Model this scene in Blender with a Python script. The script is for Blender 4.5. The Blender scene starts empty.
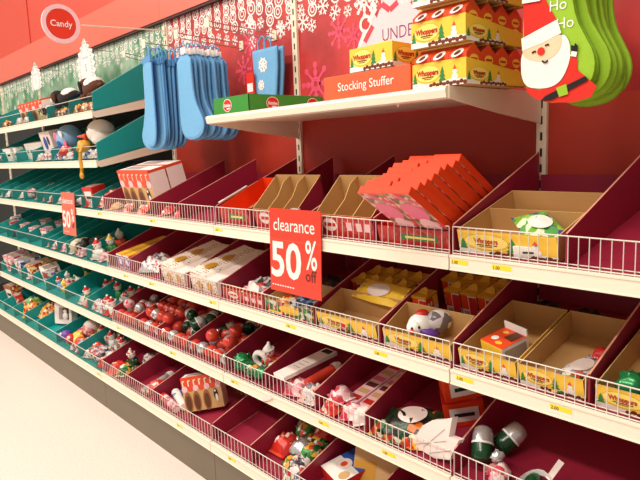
import bpy, math, random
from mathutils import Matrix, Vector
from bpy_extras.object_utils import world_to_camera_view

SC = bpy.context.scene
COL = SC.collection
PI = math.pi

# ------------------------------------------------------------------ camera
CAM_LOC = Vector((1.0059, -1.3531, 1.465))
YAW, PITCH, ROLL, FPX = -0.8528, -0.1463, -0.0379, 607.1
_F = Vector((math.sin(YAW) * math.cos(PITCH), math.cos(YAW) * math.cos(PITCH), math.sin(PITCH)))
_R = Vector((math.cos(YAW), -math.sin(YAW), 0.0))
_U = _R.cross(_F)
_R2 = _R * math.cos(ROLL) + _U * math.sin(ROLL)
_U2 = -_R * math.sin(ROLL) + _U * math.cos(ROLL)
cam_data = bpy.data.cameras.new('camera')
cam = bpy.data.objects.new('camera', cam_data)
COL.objects.link(cam)
cam.matrix_world = Matrix(((_R2.x, _U2.x, -_F.x, CAM_LOC.x), (_R2.y, _U2.y, -_F.y, CAM_LOC.y), (_R2.z, _U2.z, -_F.z, CAM_LOC.z), (0, 0, 0, 1)))
cam_data.sensor_width = 36.0
cam_data.lens = FPX / 640.0 * 36.0
cam_data.clip_start = 0.05
SC.camera = cam

# ------------------------------------------------------------------ world, lights, exposure
world = bpy.data.worlds.new('store_air')
SC.world = world
world.use_nodes = True
world.node_tree.nodes['Background'].inputs[0].default_value = (1.0, 0.86, 0.74, 1)
world.node_tree.nodes['Background'].inputs[1].default_value = 0.40


def area(name, loc, sx, sy, watts, col=(1.0, 0.91, 0.80), rx=0.0):
    d = bpy.data.lights.new(name, 'AREA')
    d.shape = 'RECTANGLE'
    d.size, d.size_y, d.energy, d.color = sx, sy, watts, col
    o = bpy.data.objects.new(name, d)
    COL.objects.link(o)
    o.location = loc
    o.rotation_euler = (rx, 0, 0)


for _i, _x in enumerate((-6.2, -3.0, 0.2)):                       # fluorescent rows over the aisle
    area('ceiling_light', (_x, -1.5, 4.3), 2.4, 0.35, 66)
    area('ceiling_light', (_x, -3.6, 4.3), 2.4, 0.35, 100, rx=0.3)

SC.view_settings.view_transform = 'Standard'
SC.view_settings.look = 'None'
SC.view_settings.gamma = 1.0
SC.view_settings.use_curve_mapping = False
SC.view_settings.exposure = 0.0

# ------------------------------------------------------------------ materials
MATS = {}


def lin(c):
    return tuple(((v / 255.0) / 12.92 if v <= 10 else (((v / 255.0) + 0.055) / 1.055) ** 2.4) for v in c)


def mat(name, rgb, rough=0.55, metal=0.0, noise=0.06, nscale=30.0, alpha=1.0, trans=0.0, spec=0.5, bump=0.0, emit=0.0):
    m = bpy.data.materials.new(name)
    m.use_nodes = True
    nt = m.node_tree
    b = nt.nodes['Principled BSDF']
    c = lin(rgb)
    tc = nt.nodes.new('ShaderNodeTexCoord')
    nz = nt.nodes.new('ShaderNodeTexNoise')
    nz.inputs['Scale'].default_value = nscale
    nz.inputs['Detail'].default_value = 3
    nt.links.new(tc.outputs['Object'], nz.inputs['Vector'])
    mx = nt.nodes.new('ShaderNodeMix')
    mx.data_type = 'RGBA'
    mx.inputs[6].default_value = tuple(v * (1 - noise) for v in c) + (1,)
    mx.inputs[7].default_value = tuple(min(1, v * (1 + noise)) for v in c) + (1,)
    nt.links.new(nz.outputs['Fac'], mx.inputs[0])
    nt.links.new(mx.outputs[2], b.inputs['Base Color'])
    b.inputs['Roughness'].default_value = rough
    b.inputs['Metallic'].default_value = metal
    b.inputs['Specular IOR Level'].default_value = spec
    b.inputs['Alpha'].default_value = alpha
    b.inputs['Transmission Weight'].default_value = trans
    if bump:
        bp = nt.nodes.new('ShaderNodeBump')
        bp.inputs['Strength'].default_value = bump
        nt.links.new(nz.outputs['Fac'], bp.inputs['Height'])
        nt.links.new(bp.outputs[0], b.inputs['Normal'])
    MATS[name] = m
    return m


def mat_patches(name, cols, scale=45.0, rough=0.3, metal=0.0):
    """printed film or paper: irregular patches of the given colours"""
    m = bpy.data.materials.new(name)
    m.use_nodes = True
    nt = m.node_tree
    b = nt.nodes['Principled BSDF']
    tc = nt.nodes.new('ShaderNodeTexCoord')
    vo = nt.nodes.new('ShaderNodeTexVoronoi')
    vo.inputs['Scale'].default_value = scale
    nt.links.new(tc.outputs['Object'], vo.inputs['Vector'])
    sp = nt.nodes.new('ShaderNodeSeparateColor')
    nt.links.new(vo.outputs['Color'], sp.inputs[0])
    rp = nt.nodes.new('ShaderNodeValToRGB')
    rp.color_ramp.interpolation = 'CONSTANT'
    els = rp.color_ramp.elements
    while len(els) < len(cols):
        els.new(0.5)
    for i, c in enumerate(cols):
        els[i].position = i / len(cols)
        els[i].color = lin(c) + (1,)
    nt.links.new(sp.outputs[0], rp.inputs[0])
    nt.links.new(rp.outputs[0], b.inputs['Base Color'])
    b.inputs['Roughness'].default_value = rough
    b.inputs['Metallic'].default_value = metal
    MATS[name] = m
    return m


RED, ORG, WHT, CRM, YEL, GRN, BRN, TAN = (205, 38, 30), (226, 74, 34), (240, 236, 230), (238, 222, 196), (246, 200, 60), (40, 130, 60), (96, 48, 24), (176, 134, 78)
mat('shelf_cream', (236, 222, 198), 0.35, noise=0.02)
mat('rail_white', (242, 230, 210), 0.3, noise=0.02)
mat('wire_white', (225, 218, 208), 0.3, metal=0.15, noise=0.02)
mat('clear_film', (235, 238, 240), 0.12, alpha=0.45, noise=0.0)
mat('burgundy', (146, 26, 54), 0.5, noise=0.05)
mat('card_edge', (214, 150, 128), 0.7)
mat('teal', (0, 146, 142), 0.5, noise=0.05)
mat('teal_edge', (120, 186, 176), 0.6)
mat('tan_card', (196, 152, 94), 0.75, noise=0.08, nscale=14)
mat('tan_edge', (224, 184, 116), 0.75)
mat('kick', (112, 100, 82), 0.5, noise=0.08, nscale=6)
mat('black', (14, 13, 13), 0.5)
mat('dark', (30, 26, 26), 0.5)
mat('slot', (16, 14, 14), 0.8)
mat('metal', (190, 182, 170), 0.25, metal=0.9)
mat('coral', (206, 72, 52), 0.4, noise=0.03, nscale=2)
mat('coral_sheen', (216, 106, 86), 0.35, noise=0.04, nscale=1.5)
mat('maroon_dark', (70, 22, 20), 0.6)
mat('wall_red', (172, 44, 22), 0.55, noise=0.10, nscale=3)
mat('graphic_white', (238, 232, 226), 0.5, noise=0.03)
mat('graphic_pink', (226, 70, 104), 0.5, noise=0.1)
mat('graphic_frost', (240, 208, 214), 0.5, noise=0.06, nscale=60)
mat('graphic_rose', (204, 60, 76), 0.5, noise=0.1)
mat('graphic_purple', (120, 40, 96), 0.5)
mat('wall_shade', (26, 30, 30), 0.7)
mat('sign_red', (224, 60, 40), 0.35, noise=0.03)
mat('sign_pale', (226, 106, 84), 0.35, noise=0.05)  # paler copy of the sign red, washed-out glare put into the colour
mat('sign_dark', (96, 28, 20), 0.5)
mat('candy_red', (200, 58, 42), 0.25, noise=0.05)
mat('white', WHT, 0.45, noise=0.02)
mat('cream', CRM, 0.5, noise=0.03)
mat('white_gloss', (244, 242, 238), 0.12, noise=0.02)
mat('red', RED, 0.4)
mat('red_gloss', (204, 30, 24), 0.1)
mat('orange', ORG, 0.4)
mat('orange_box', (230, 66, 22), 0.5, noise=0.04, spec=0.25)
mat('orange_gloss', (228, 80, 36), 0.2, noise=0.03)
mat('orange_sign', (228, 92, 48), 0.5)
mat('yellow', YEL, 0.45)
mat('yellow_pale', (252, 222, 110), 0.45)
mat('yellow_tag', (248, 220, 40), 0.5)
mat('gold', (206, 148, 34), 0.4)
mat('green', GRN, 0.45)
mat('green_dark', (18, 62, 34), 0.2)
mat('green_foil', (30, 120, 66), 0.22, metal=0.35)
mat('green_tray', (52, 140, 48), 0.45)
mat('lime', (148, 192, 34), 0.7, noise=0.08, nscale=80, bump=0.1)
mat('lime_dark', (126, 172, 24), 0.75, noise=0.08, nscale=80)
mat('felt_red', (214, 40, 26), 0.85, noise=0.08, nscale=120, bump=0.1)
mat('felt_white', (244, 238, 232), 0.9, noise=0.03, nscale=120, bump=0.1)
mat('felt_black', (24, 22, 24), 0.9)
mat('skin', (244, 206, 170), 0.8)
mat('blue_felt', (112, 172, 216), 0.9, noise=0.08, nscale=60, bump=0.15)
mat('blue_edge', (86, 146, 200), 0.9, noise=0.08, nscale=60)
mat('blue', (40, 84, 168), 0.4)
mat('blue_pale', (130, 176, 216), 0.4)
mat('navy', (26, 40, 84), 0.4)
mat('brown', BRN, 0.5)
mat('brown_ball', (112, 52, 24), 0.3)
mat('brown_fur', (84, 44, 26), 0.95, noise=0.2, nscale=90, bump=0.3)
mat('white_fur', (238, 230, 222), 0.95, noise=0.06, nscale=90, bump=0.3)
mat('black_fur', (28, 22, 22), 0.95, noise=0.2, nscale=90, bump=0.3)
mat('pink', (232, 110, 150), 0.35)
mat('pink_pale', (244, 196, 204), 0.35)
mat('purple', (110, 66, 166), 0.4)
mat('silver', (206, 206, 208), 0.22, metal=0.6)
mat('grey', (150, 146, 142), 0.5)
mat('grey_print', (170, 158, 150), 0.5, noise=0.2, nscale=200)
mat('cookie', (150, 92, 46), 0.7, noise=0.15, nscale=60)
mat('tan_paper', (206, 164, 110), 0.7)
mat('paper', (238, 220, 214), 0.7, noise=0.04)
mat_patches('pattern_pink', [(222, 92, 110), (236, 170, 170), (176, 150, 110), (214, 60, 90), (120, 96, 70)], 60)
mat_patches('mix_clear', [(214, 206, 206), (190, 60, 50), (236, 232, 226), (120, 116, 132), (226, 214, 208), (70, 60, 70), (230, 180, 170)], 55)
mat_patches('mix_silver', [(220, 214, 214), (176, 172, 178), (238, 234, 230), (190, 90, 90), (120, 110, 116)], 50, 0.2)
mat_patches('mix_red', [(206, 40, 30), (222, 80, 50), (236, 220, 210), (190, 30, 34), (214, 50, 34)], 55)
mat_patches('mix_green', [(30, 100, 54), (60, 140, 60), (220, 220, 200), (190, 50, 40), (20, 60, 36), (226, 160, 60)], 55)
mat_patches('mix_halloween', [(20, 46, 28), (26, 60, 32), (16, 24, 20), (214, 110, 30), (28, 70, 40), (40, 30, 24)], 40)
mat_patches('mix_dark', [(30, 40, 34), (24, 54, 40), (90, 40, 30), (24, 24, 26), (60, 70, 60)], 45)
mat_patches('mix_warm', [(230, 120, 40), (246, 190, 60), (200, 40, 30), (240, 220, 190), (120, 60, 30)], 55)
mat_patches('mix_blue', [(70, 110, 170), (220, 226, 232), (130, 160, 200), (40, 60, 110), (236, 232, 228)], 50)
mat_patches('mix_pink', [(236, 150, 170), (244, 224, 220), (206, 60, 80), (240, 200, 200), (190, 120, 120)], 50)
mat_patches('mix_lime', [(120, 180, 60), (90, 170, 90), (230, 236, 200), (90, 70, 140), (160, 210, 80)], 40)
mat_patches('print_red', [(186, 34, 34), (196, 46, 40), (176, 26, 28), (190, 36, 36), (204, 70, 60), (150, 24, 30)], 90, 0.4)


def mat_wall_graphic():
    m = bpy.data.materials.new('wall_graphic')
    m.use_nodes = True
    nt = m.node_tree
    b = nt.nodes['Principled BSDF']
    tc = nt.nodes.new('ShaderNodeTexCoord')
    nz = nt.nodes.new('ShaderNodeTexNoise')
    nz.inputs['Scale'].default_value = 5.5
    nz.inputs['Detail'].default_value = 4
    nt.links.new(tc.outputs['Object'], nz.inputs['Vector'])
    rp = nt.nodes.new('ShaderNodeValToRGB')
    rp.color_ramp.elements[0].position, rp.color_ramp.elements[1].position = 0.36, 0.66
    rp.color_ramp.elements[0].color = lin((160, 26, 30)) + (1,)
    rp.color_ramp.elements[1].color = lin((200, 52, 48)) + (1,)
    nt.links.new(nz.outputs['Fac'], rp.inputs[0])
    nt.links.new(rp.outputs[0], b.inputs['Base Color'])
    b.inputs['Roughness'].default_value = 0.5
    MATS['wall_graphic'] = m
    m = bpy.data.materials.new('wall_frost')
    m.use_nodes = True
    nt = m.node_tree
    b = nt.nodes['Principled BSDF']
    tc = nt.nodes.new('ShaderNodeTexCoord')
    nz = nt.nodes.new('ShaderNodeTexNoise')
    nz.inputs['Scale'].default_value = 7
    nz.inputs['Detail'].default_value = 5
    nt.links.new(tc.outputs['Object'], nz.inputs['Vector'])
    rp = nt.nodes.new('ShaderNodeValToRGB')
    rp.color_ramp.elements[0].position, rp.color_ramp.elements[1].position = 0.38, 0.68
    rp.color_ramp.elements[0].color = lin((66, 126, 88)) + (1,)
    rp.color_ramp.elements[1].color = lin((160, 184, 158)) + (1,)
    nt.links.new(nz.outputs['Fac'], rp.inputs[0])
    nt.links.new(rp.outputs[0], b.inputs['Base Color'])
    b.inputs['Roughness'].default_value = 0.5
    MATS['wall_frost'] = m


mat_wall_graphic()


mat('seam_coral', (180, 58, 44), 0.5)


def mat_acrylic():
    """clear plastic sheet: tinted see-through with a little gloss"""
    m = bpy.data.materials.new('acrylic')
    m.use_nodes = True
    nt = m.node_tree
    nt.nodes.remove(nt.nodes['Principled BSDF'])
    tr = nt.nodes.new('ShaderNodeBsdfTransparent')
    tr.inputs[0].default_value = (0.90, 0.93, 0.92, 1)
    gl = nt.nodes.new('ShaderNodeBsdfGlossy')
    gl.inputs['Roughness'].default_value = 0.15
    mx = nt.nodes.new('ShaderNodeMixShader')
    mx.inputs[0].default_value = 0.025
    nt.links.new(tr.outputs[0], mx.inputs[1])
    nt.links.new(gl.outputs[0], mx.inputs[2])
    nt.links.new(mx.outputs[0], nt.nodes['Material Output'].inputs[0])
    MATS['acrylic'] = m


mat_acrylic()


def mat_dots():
    """white carton board printed with small dark red and brown dots"""
    m = bpy.data.materials.new('dotted')
    m.use_nodes = True
    nt = m.node_tree
    b = nt.nodes['Principled BSDF']
    tc = nt.nodes.new('ShaderNodeTexCoord')
    vo = nt.nodes.new('ShaderNodeTexVoronoi')
    vo.inputs['Scale'].default_value = 62
    vo.inputs['Randomness'].default_value = 0.35
    nt.links.new(tc.outputs['Object'], vo.inputs['Vector'])
    lt = nt.nodes.new('ShaderNodeMath')
    lt.operation = 'LESS_THAN'
    lt.inputs[1].default_value = 0.30
    nt.links.new(vo.outputs['Distance'], lt.inputs[0])
    mx = nt.nodes.new('ShaderNodeMix')
    mx.data_type = 'RGBA'
    mx.inputs[6].default_value = lin((240, 226, 214)) + (1,)
    mx.inputs[7].default_value = lin((150, 70, 70)) + (1,)
    nt.links.new(lt.outputs[0], mx.inputs[0])
    nt.links.new(mx.outputs[2], b.inputs['Base Color'])
    b.inputs['Roughness'].default_value = 0.4
    MATS['dotted'] = m


mat_dots()


def mat_floor():
    m = bpy.data.materials.new('floor_tile')
    m.use_nodes = True
    nt = m.node_tree
    b = nt.nodes['Principled BSDF']
    tc = nt.nodes.new('ShaderNodeTexCoord')
    nz = nt.nodes.new('ShaderNodeTexNoise')
    nz.inputs['Scale'].default_value = 90
    nz.inputs['Detail'].default_value = 4
    nt.links.new(tc.outputs['Object'], nz.inputs['Vector'])
    rp = nt.nodes.new('ShaderNodeValToRGB')
    rp.color_ramp.elements[0].position, rp.color_ramp.elements[1].position = 0.25, 0.5
    rp.color_ramp.elements[0].color = lin((222, 204, 192)) + (1,)
    rp.color_ramp.elements[1].color = lin((236, 222, 212)) + (1,)
    nt.links.new(nz.outputs['Fac'], rp.inputs[0])
    nt.links.new(rp.outputs[0], b.inputs['Base Color'])
    b.inputs['Roughness'].default_value = 0.35
    MATS['floor_tile'] = m


mat_floor()

# ------------------------------------------------------------------ mesh helper
_TXT = {}


def text_geo(s, bold=0.0):
    k = (s, bold)
    if k not in _TXT:
        cu = bpy.data.curves.new('lettering', 'FONT')
        cu.body = s
        cu.size = 1.0
        cu.offset = bold
        cu.resolution_u = 3
        cu.align_x = 'CENTER'
        ob = bpy.data.objects.new('lettering', cu)
        COL.objects.link(ob)
        dg = bpy.context.evaluated_depsgraph_get()
        me = bpy.data.meshes.new_from_object(ob.evaluated_get(dg))
        _TXT[k] = ([tuple(v.co) for v in me.vertices], [tuple(p.vertices) for p in me.polygons])
        bpy.data.objects.remove(ob)
        bpy.data.curves.remove(cu)
        bpy.data.meshes.remove(me)
    return _TXT[k]


def frame(o, u, v):
    """matrix whose local x,y lie along u,v at origin o (local z = u x v points out of the face)"""
    o, u, v = Vector(o), Vector(u).normalized(), Vector(v).normalized()
    n = u.cross(v)
    return Matrix(((u.x, v.x, n.x, o.x), (u.y, v.y, n.y, o.y), (u.z, v.z, n.z, o.z), (0, 0, 0, 1)))


def rounded(poly, n=2):
    """corner-cut a closed outline so cloth edges curve"""
    for _ in range(n):
        out = []
        for i, p in enumerate(poly):
            q = poly[(i + 1) % len(poly)]
            out += [(p[0] * 0.75 + q[0] * 0.25, p[1] * 0.75 + q[1] * 0.25), (p[0] * 0.25 + q[0] * 0.75, p[1] * 0.25 + q[1] * 0.75)]
        poly = out
    return poly


class MB:
    def __init__(s):
        s.v, s.f, s.m, s.sm, s.names = [], [], [], [], []
        s.lift = 0.0

    def mi(s, n):
        if n not in s.names:
            s.names.append(n)
        return s.names.index(n)

    def add(s, vs, fs, mt, M=None, smooth=False):
        k = len(s.v)
        for p in vs:
            s.v.append(tuple(M @ Vector(p)) if M is not None else tuple(p))
        for i, f in enumerate(fs):
            s.f.append(tuple(k + j for j in f))
            s.m.append(s.mi(mt[i] if isinstance(mt, (list, tuple)) else mt))
            s.sm.append(smooth)
        return s

    def box(s, x0, x1, y0, y1, z0, z1, mt, M=None):
        vs = [(x0, y0, z0), (x1, y0, z0), (x1, y1, z0), (x0, y1, z0), (x0, y0, z1), (x1, y0, z1), (x1, y1, z1), (x0, y1, z1)]
        fs = [(0, 3, 2, 1), (4, 5, 6, 7), (0, 1, 5, 4), (2, 3, 7, 6), (1, 2, 6, 5), (3, 0, 4, 7)]   # bottom top front back right left
        return s.add(vs, fs, mt, M)

    def prism(s, poly, w0, w1, mt, M=None, side=None):
        """poly in local xy, extruded along local z"""
        n = len(poly)
        vs = [(x, y, w0) for x, y in poly] + [(x, y, w1) for x, y in poly]
        fs = [tuple(range(n - 1, -1, -1)), tuple(range(n, 2 * n))] + [(i, (i + 1) % n, n + (i + 1) % n, n + i) for i in range(n)]
        return s.add(vs, fs, [mt, mt] + [side or mt] * n, M)

    def flat(s, poly, mt, M=None, z=0.0006):
        s.lift = (s.lift + 0.00003) % 0.0006               # keep overlapping prints apart
        return s.add([(x, y, z + s.lift) for x, y in poly], [tuple(range(len(poly)))], mt, M)

    def disc(s, cx, cy, rx, ry, mt, M=None, z=0.0008, n=20):
        return s.flat([(cx + rx * math.cos(2 * PI * i / n), cy + ry * math.sin(2 * PI * i / n)) for i in range(n)], mt, M, z)

    def ring(s, cx, cy, r, w, mt, M=None, z=0.0008, n=16, ry=None):
        ry = ry or r
        s.lift = (s.lift + 0.00003) % 0.0006
        z += s.lift
        vs, fs = [], []
        for i in range(n):
            a = 2 * PI * i / n
            vs += [(cx + r * math.cos(a), cy + ry * math.sin(a), z), (cx + (r - w) * math.cos(a), cy + (ry - w) * math.sin(a), z)]
        for i in range(n):
            j = (i + 1) % n
            fs.append((2 * i, 2 * j, 2 * j + 1, 2 * i + 1))
        return s.add(vs, fs, mt, M)

    def stroke(s, x0, y0, x1, y1, w, mt, M=None, z=0.0008):
        dx, dy = x1 - x0, y1 - y0
        l = math.hypot(dx, dy) or 1
        nx, ny = -dy / l * w / 2, dx / l * w / 2
        return s.flat([(x0 + nx, y0 + ny), (x0 - nx, y0 - ny), (x1 - nx, y1 - ny), (x1 + nx, y1 + ny)], mt, M, z)

    def text(s, t, x, y, size, mt, M=None, z=0.001, bold=0.0, sx=1.0):
        vs, fs = text_geo(t, bold)
        return s.add([(x + p[0] * size * sx, y + p[1] * size, z) for p in vs], fs, mt, M)

    def cyl(s, p0, p1, r0, r1, mt, n=12, caps=True, smooth=True, M=None):
        p0, p1 = Vector(p0), Vector(p1)
        d = (p1 - p0).normalized()
        a = d.orthogonal().normalized()
        b = d.cross(a)
        vs = []
        for p, r in ((p0, r0), (p1, r1)):
            for i in range(n):
                t = 2 * PI * i / n
                vs.append(tuple(p + a * math.cos(t) * r + b * math.sin(t) * r))
        s.add(vs, [(i, (i + 1) % n, n + (i + 1) % n, n + i) for i in range(n)], mt, M, smooth)
        if caps:
            s.add(vs[:n], [tuple(range(n - 1, -1, -1))], mt, M)
            s.add(vs[n:], [tuple(range(n))], mt, M)
        return s

    def tube(s, pts, r, mt, n=6, M=None):
        for a, b in zip(pts, pts[1:]):
            s.cyl(a, b, r, r, mt, n, True, True, M)
        return s

    def ell(s, c, rx, ry, rz, mt, nu=16, nv=10, M=None, split=None, mt2=None, wob=0.0, seed=0):
        rnd = random.Random(seed)
        vs, fs, ms = [], [], []
        for j in range(nv + 1):
            ph = -PI / 2 + PI * j / nv
            for i in range(nu):
                th = 2 * PI * i / nu
                k = 1 + (rnd.uniform(-wob, wob) if 0 < j < nv else 0)
                vs.append((c[0] + rx * k * math.cos(ph) * math.cos(th), c[1] + ry * k * math.cos(ph) * math.sin(th), c[2] + rz * k * math.sin(ph)))
        for j in range(nv):
            for i in range(nu):
                i2 = (i + 1) % nu
                fs.append((j * nu + i, j * nu + i2, (j + 1) * nu + i2, (j + 1) * nu + i))
                ms.append(mt2 if (split is not None and (j + 0.5) / nv > split) else mt)
        return s.add(vs, fs, ms, M, True)

    def lathe(s, prof, mt, n=16, M=None, mts=None):
        vs, fs, ms = [], [], []
        for r, z in prof:
            for i in range(n):
                t = 2 * PI * i / n
                vs.append((r * math.cos(t), r * math.sin(t), z))
        for j in range(len(prof) - 1):
            for i in range(n):
                i2 = (i + 1) % n
                fs.append((j * n + i, j * n + i2, (j + 1) * n + i2, (j + 1) * n + i))
                ms.append(mts[j] if mts else mt)
        return s.add(vs, fs, ms, M, True)

    def build(s, name, parent=None, M=None, bevel=0.0):
        me = bpy.data.meshes.new(name)
        me.from_pydata(s.v, [], s.f)
        for n in s.names:
            me.materials.append(MATS[n])
        me.polygons.foreach_set('material_index', s.m)
        me.polygons.foreach_set('use_smooth', s.sm)
        me.update()
        o = bpy.data.objects.new(name, me)
        COL.objects.link(o)
        if parent is not None:
            o.parent = parent
        if M is not None:
            o.matrix_local = M
        if bevel:
            b = o.modifiers.new('edge', 'BEVEL')
            b.width, b.segments, b.limit_method, b.angle_limit = bevel, 2, 'ANGLE', 0.8
        return o


# ------------------------------------------------------------------ things
THINGS = []


def tag(o, label, cat, group=None):
    o['label'], o['category'] = label, cat
    if group:
        o['group'] = group
    THINGS.append(o)
    return o


def thing(name, label, cat, group=None):
    o = bpy.data.objects.new(name, None)
    o.empty_display_size = 0.02
    COL.objects.link(o)
    return tag(o, label, cat, group)


def struct(name, mb, M=None, bevel=0.0):
    o = mb.build(name, None, M, bevel)
    o['kind'] = 'structure'
    return o


def dup(root, label=None, group=None):
    r = root.copy()
    COL.objects.link(r)
    for ch in list(root.children):
        c = ch.copy()
        COL.objects.link(c)
        c.parent = r
        for g in list(ch.children):
            d = g.copy()
            COL.objects.link(d)
            d.parent = c
    if label:
        r['label'] = label
    if group:
        r['group'] = group
    THINGS.append(r)
    return r


# gondola measures
W = 1.2192
DB = 0.4924
TI = 0.238
TA = math.atan(TI)
LIP = {'S2': (1.1658, 0.0), 'S3': (0.8372, 0.0), 'S4': (0.5091, 0.0), 'S5': (0.2174, -0.0863), 'U1': (1.7335, 0.0), 'U2': (1.4563, 0.0)}
TOPZ = 1.624
SHELFNAME = {'S2': 'waist-high', 'S3': 'middle', 'S4': 'knee-high', 'S5': 'bottom', 'U1': 'highest teal', 'U2': 'second teal'}


def zt(S, y):
    return LIP[S][0] + TI * (y - LIP[S][1])


def settle(o, S, h, free):
    """keep a thing behind the fence, on top of the liner and between the dividers of its bin"""
    pts = []
    W0 = o.matrix_world.copy()
    for ob in [o] + list(o.children):
        if ob.type == 'MESH':
            M = W0 @ ob.matrix_basis if ob is not o else W0
            pts += [M @ v.co for v in ob.data.vertices]
    if not pts:
        return
    d = Vector((0, 0, 0))
    y0 = LIP[S][1]
    low = min(p.z - zt(S, p.y) for p in pts)
    if low < 0.001 or h == 0.0:
        d.z += 0.0012 - low
    ymin = min(p.y for p in pts)
    if ymin < y0 + 0.0115 and not free:
        d.y += y0 + 0.0115 - ymin
        d.z += TI * d.y
    x0, x1 = min(p.x for p in pts), max(p.x for p in pts)
    c = (x0 + x1) / 2
    xs = sorted(x for (s, k), l in ALLDIV.items() if s == S for x in l)
    lo = max([x for x in xs if x <= c], default=-99)
    hi = min([x for x in xs if x > c], default=99)
    if not free and x1 - x0 < hi - lo - 0.008:
        if x0 < lo + 0.004:
            d.x += lo + 0.004 - x0
        elif x1 > hi - 0.004:
            d.x -= x1 - hi + 0.004
    o.matrix_world = Matrix.Translation(d) @ W0


ALLDIV = {}


def put(o, xy, S, yaw=0.0, h=0.0, pitch=0.0, roll=0.0, free=False):
    """stand a thing on the slanted shelf S at (x, y): yaw about the shelf normal, then the shelf's own tilt"""
    M = Matrix.Translation((xy[0], xy[1], zt(S, xy[1]) + h + 0.0012)) @ Matrix.Rotation(TA, 4, 'X') @ Matrix.Rotation(yaw, 4, 'Z') @ Matrix.Rotation(pitch, 4, 'X') @ Matrix.Rotation(roll, 4, 'Y')
    o.matrix_world = M
    settle(o, S, h, free)
    return o


def put_abs(o, xyz, yaw=0.0):
    o.matrix_world = Matrix.Translation(xyz) @ Matrix.Rotation(yaw, 4, 'Z')
    return o
# ------------------------------------------------------------------ the setting
m = MB()
m.box(-9, 4, -6, 0.9, -0.05, 0.0, 'floor_tile')
struct('floor', m)

BAY = {0: 'bay under the green stockings', -1: 'bay with the large sign', -2: 'bay under blue stockings',
       -3: 'first teal bay', -4: 'second teal bay', -5: 'last teal bay'}
WALLM = frame((0, DB, 0), (1, 0, 0), (0, 0, 1))
HZ = 2.262        # underside of the header


def snowflake(m, x, z, r, mt, M, arms=6, w=0.16, rot=0.3):
    for k in range(arms):
        a = rot + 2 * PI * k / arms
        c, s = math.cos(a), math.sin(a)
        m.stroke(x, z, x + r * c, z + r * s, r * w, mt, M)
        for sg in (-1, 1):
            b = a + sg * 0.9
            m.stroke(x + 0.55 * r * c, z + 0.55 * r * s, x + 0.55 * r * c + 0.38 * r * math.cos(b), z + 0.55 * r * s + 0.38 * r * math.sin(b), r * w * 0.8, mt, M)


def blossom(m, x, z, r, mt, M, n=8):
    for k in range(n):
        a = 2 * PI * k / n
        c, q = math.cos(a), math.sin(a)
        m.stroke(x + r * 0.12 * c, z + r * 0.12 * q, x + r * 0.78 * c, z + r * 0.78 * q, r * 0.13, mt, M)
        m.disc(x + 0.84 * r * c, z + 0.84 * r * q, 0.15 * r, 0.15 * r, mt, M, n=8)
        if k % 2 == 0:
            m.disc(x + 0.52 * r * c, z + 0.52 * r * q, 0.15 * r, 0.15 * r, mt, M, n=8)
    m.ring(x, z, r * 0.34, r * 0.11, mt, M, n=12)


def lace(m, x0, x1, mt, M, rnd, drop=0.16):
    n = int((x1 - x0) / 0.075)
    for i in range(n):
        x = x0 + (i + 0.5) * (x1 - x0) / n
        d = drop * (0.55 + 0.45 * abs(math.sin(i * 1.3)))
        z = HZ - 0.02
        while z > HZ - d:
            r = rnd.uniform(0.022, 0.036)
            xx = x + rnd.uniform(-0.012, 0.012)
            m.ring(xx, z, r, 0.008, mt, M, z=0.0008, n=10)
            m.ring(xx, z, r * 0.5, 0.006, mt, M, z=0.0009, n=8)
            z -= r * 1.5
        snowflake(m, x, z - 0.02, rnd.uniform(0.026, 0.04), mt, M, rot=rnd.uniform(0, 1))


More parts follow.
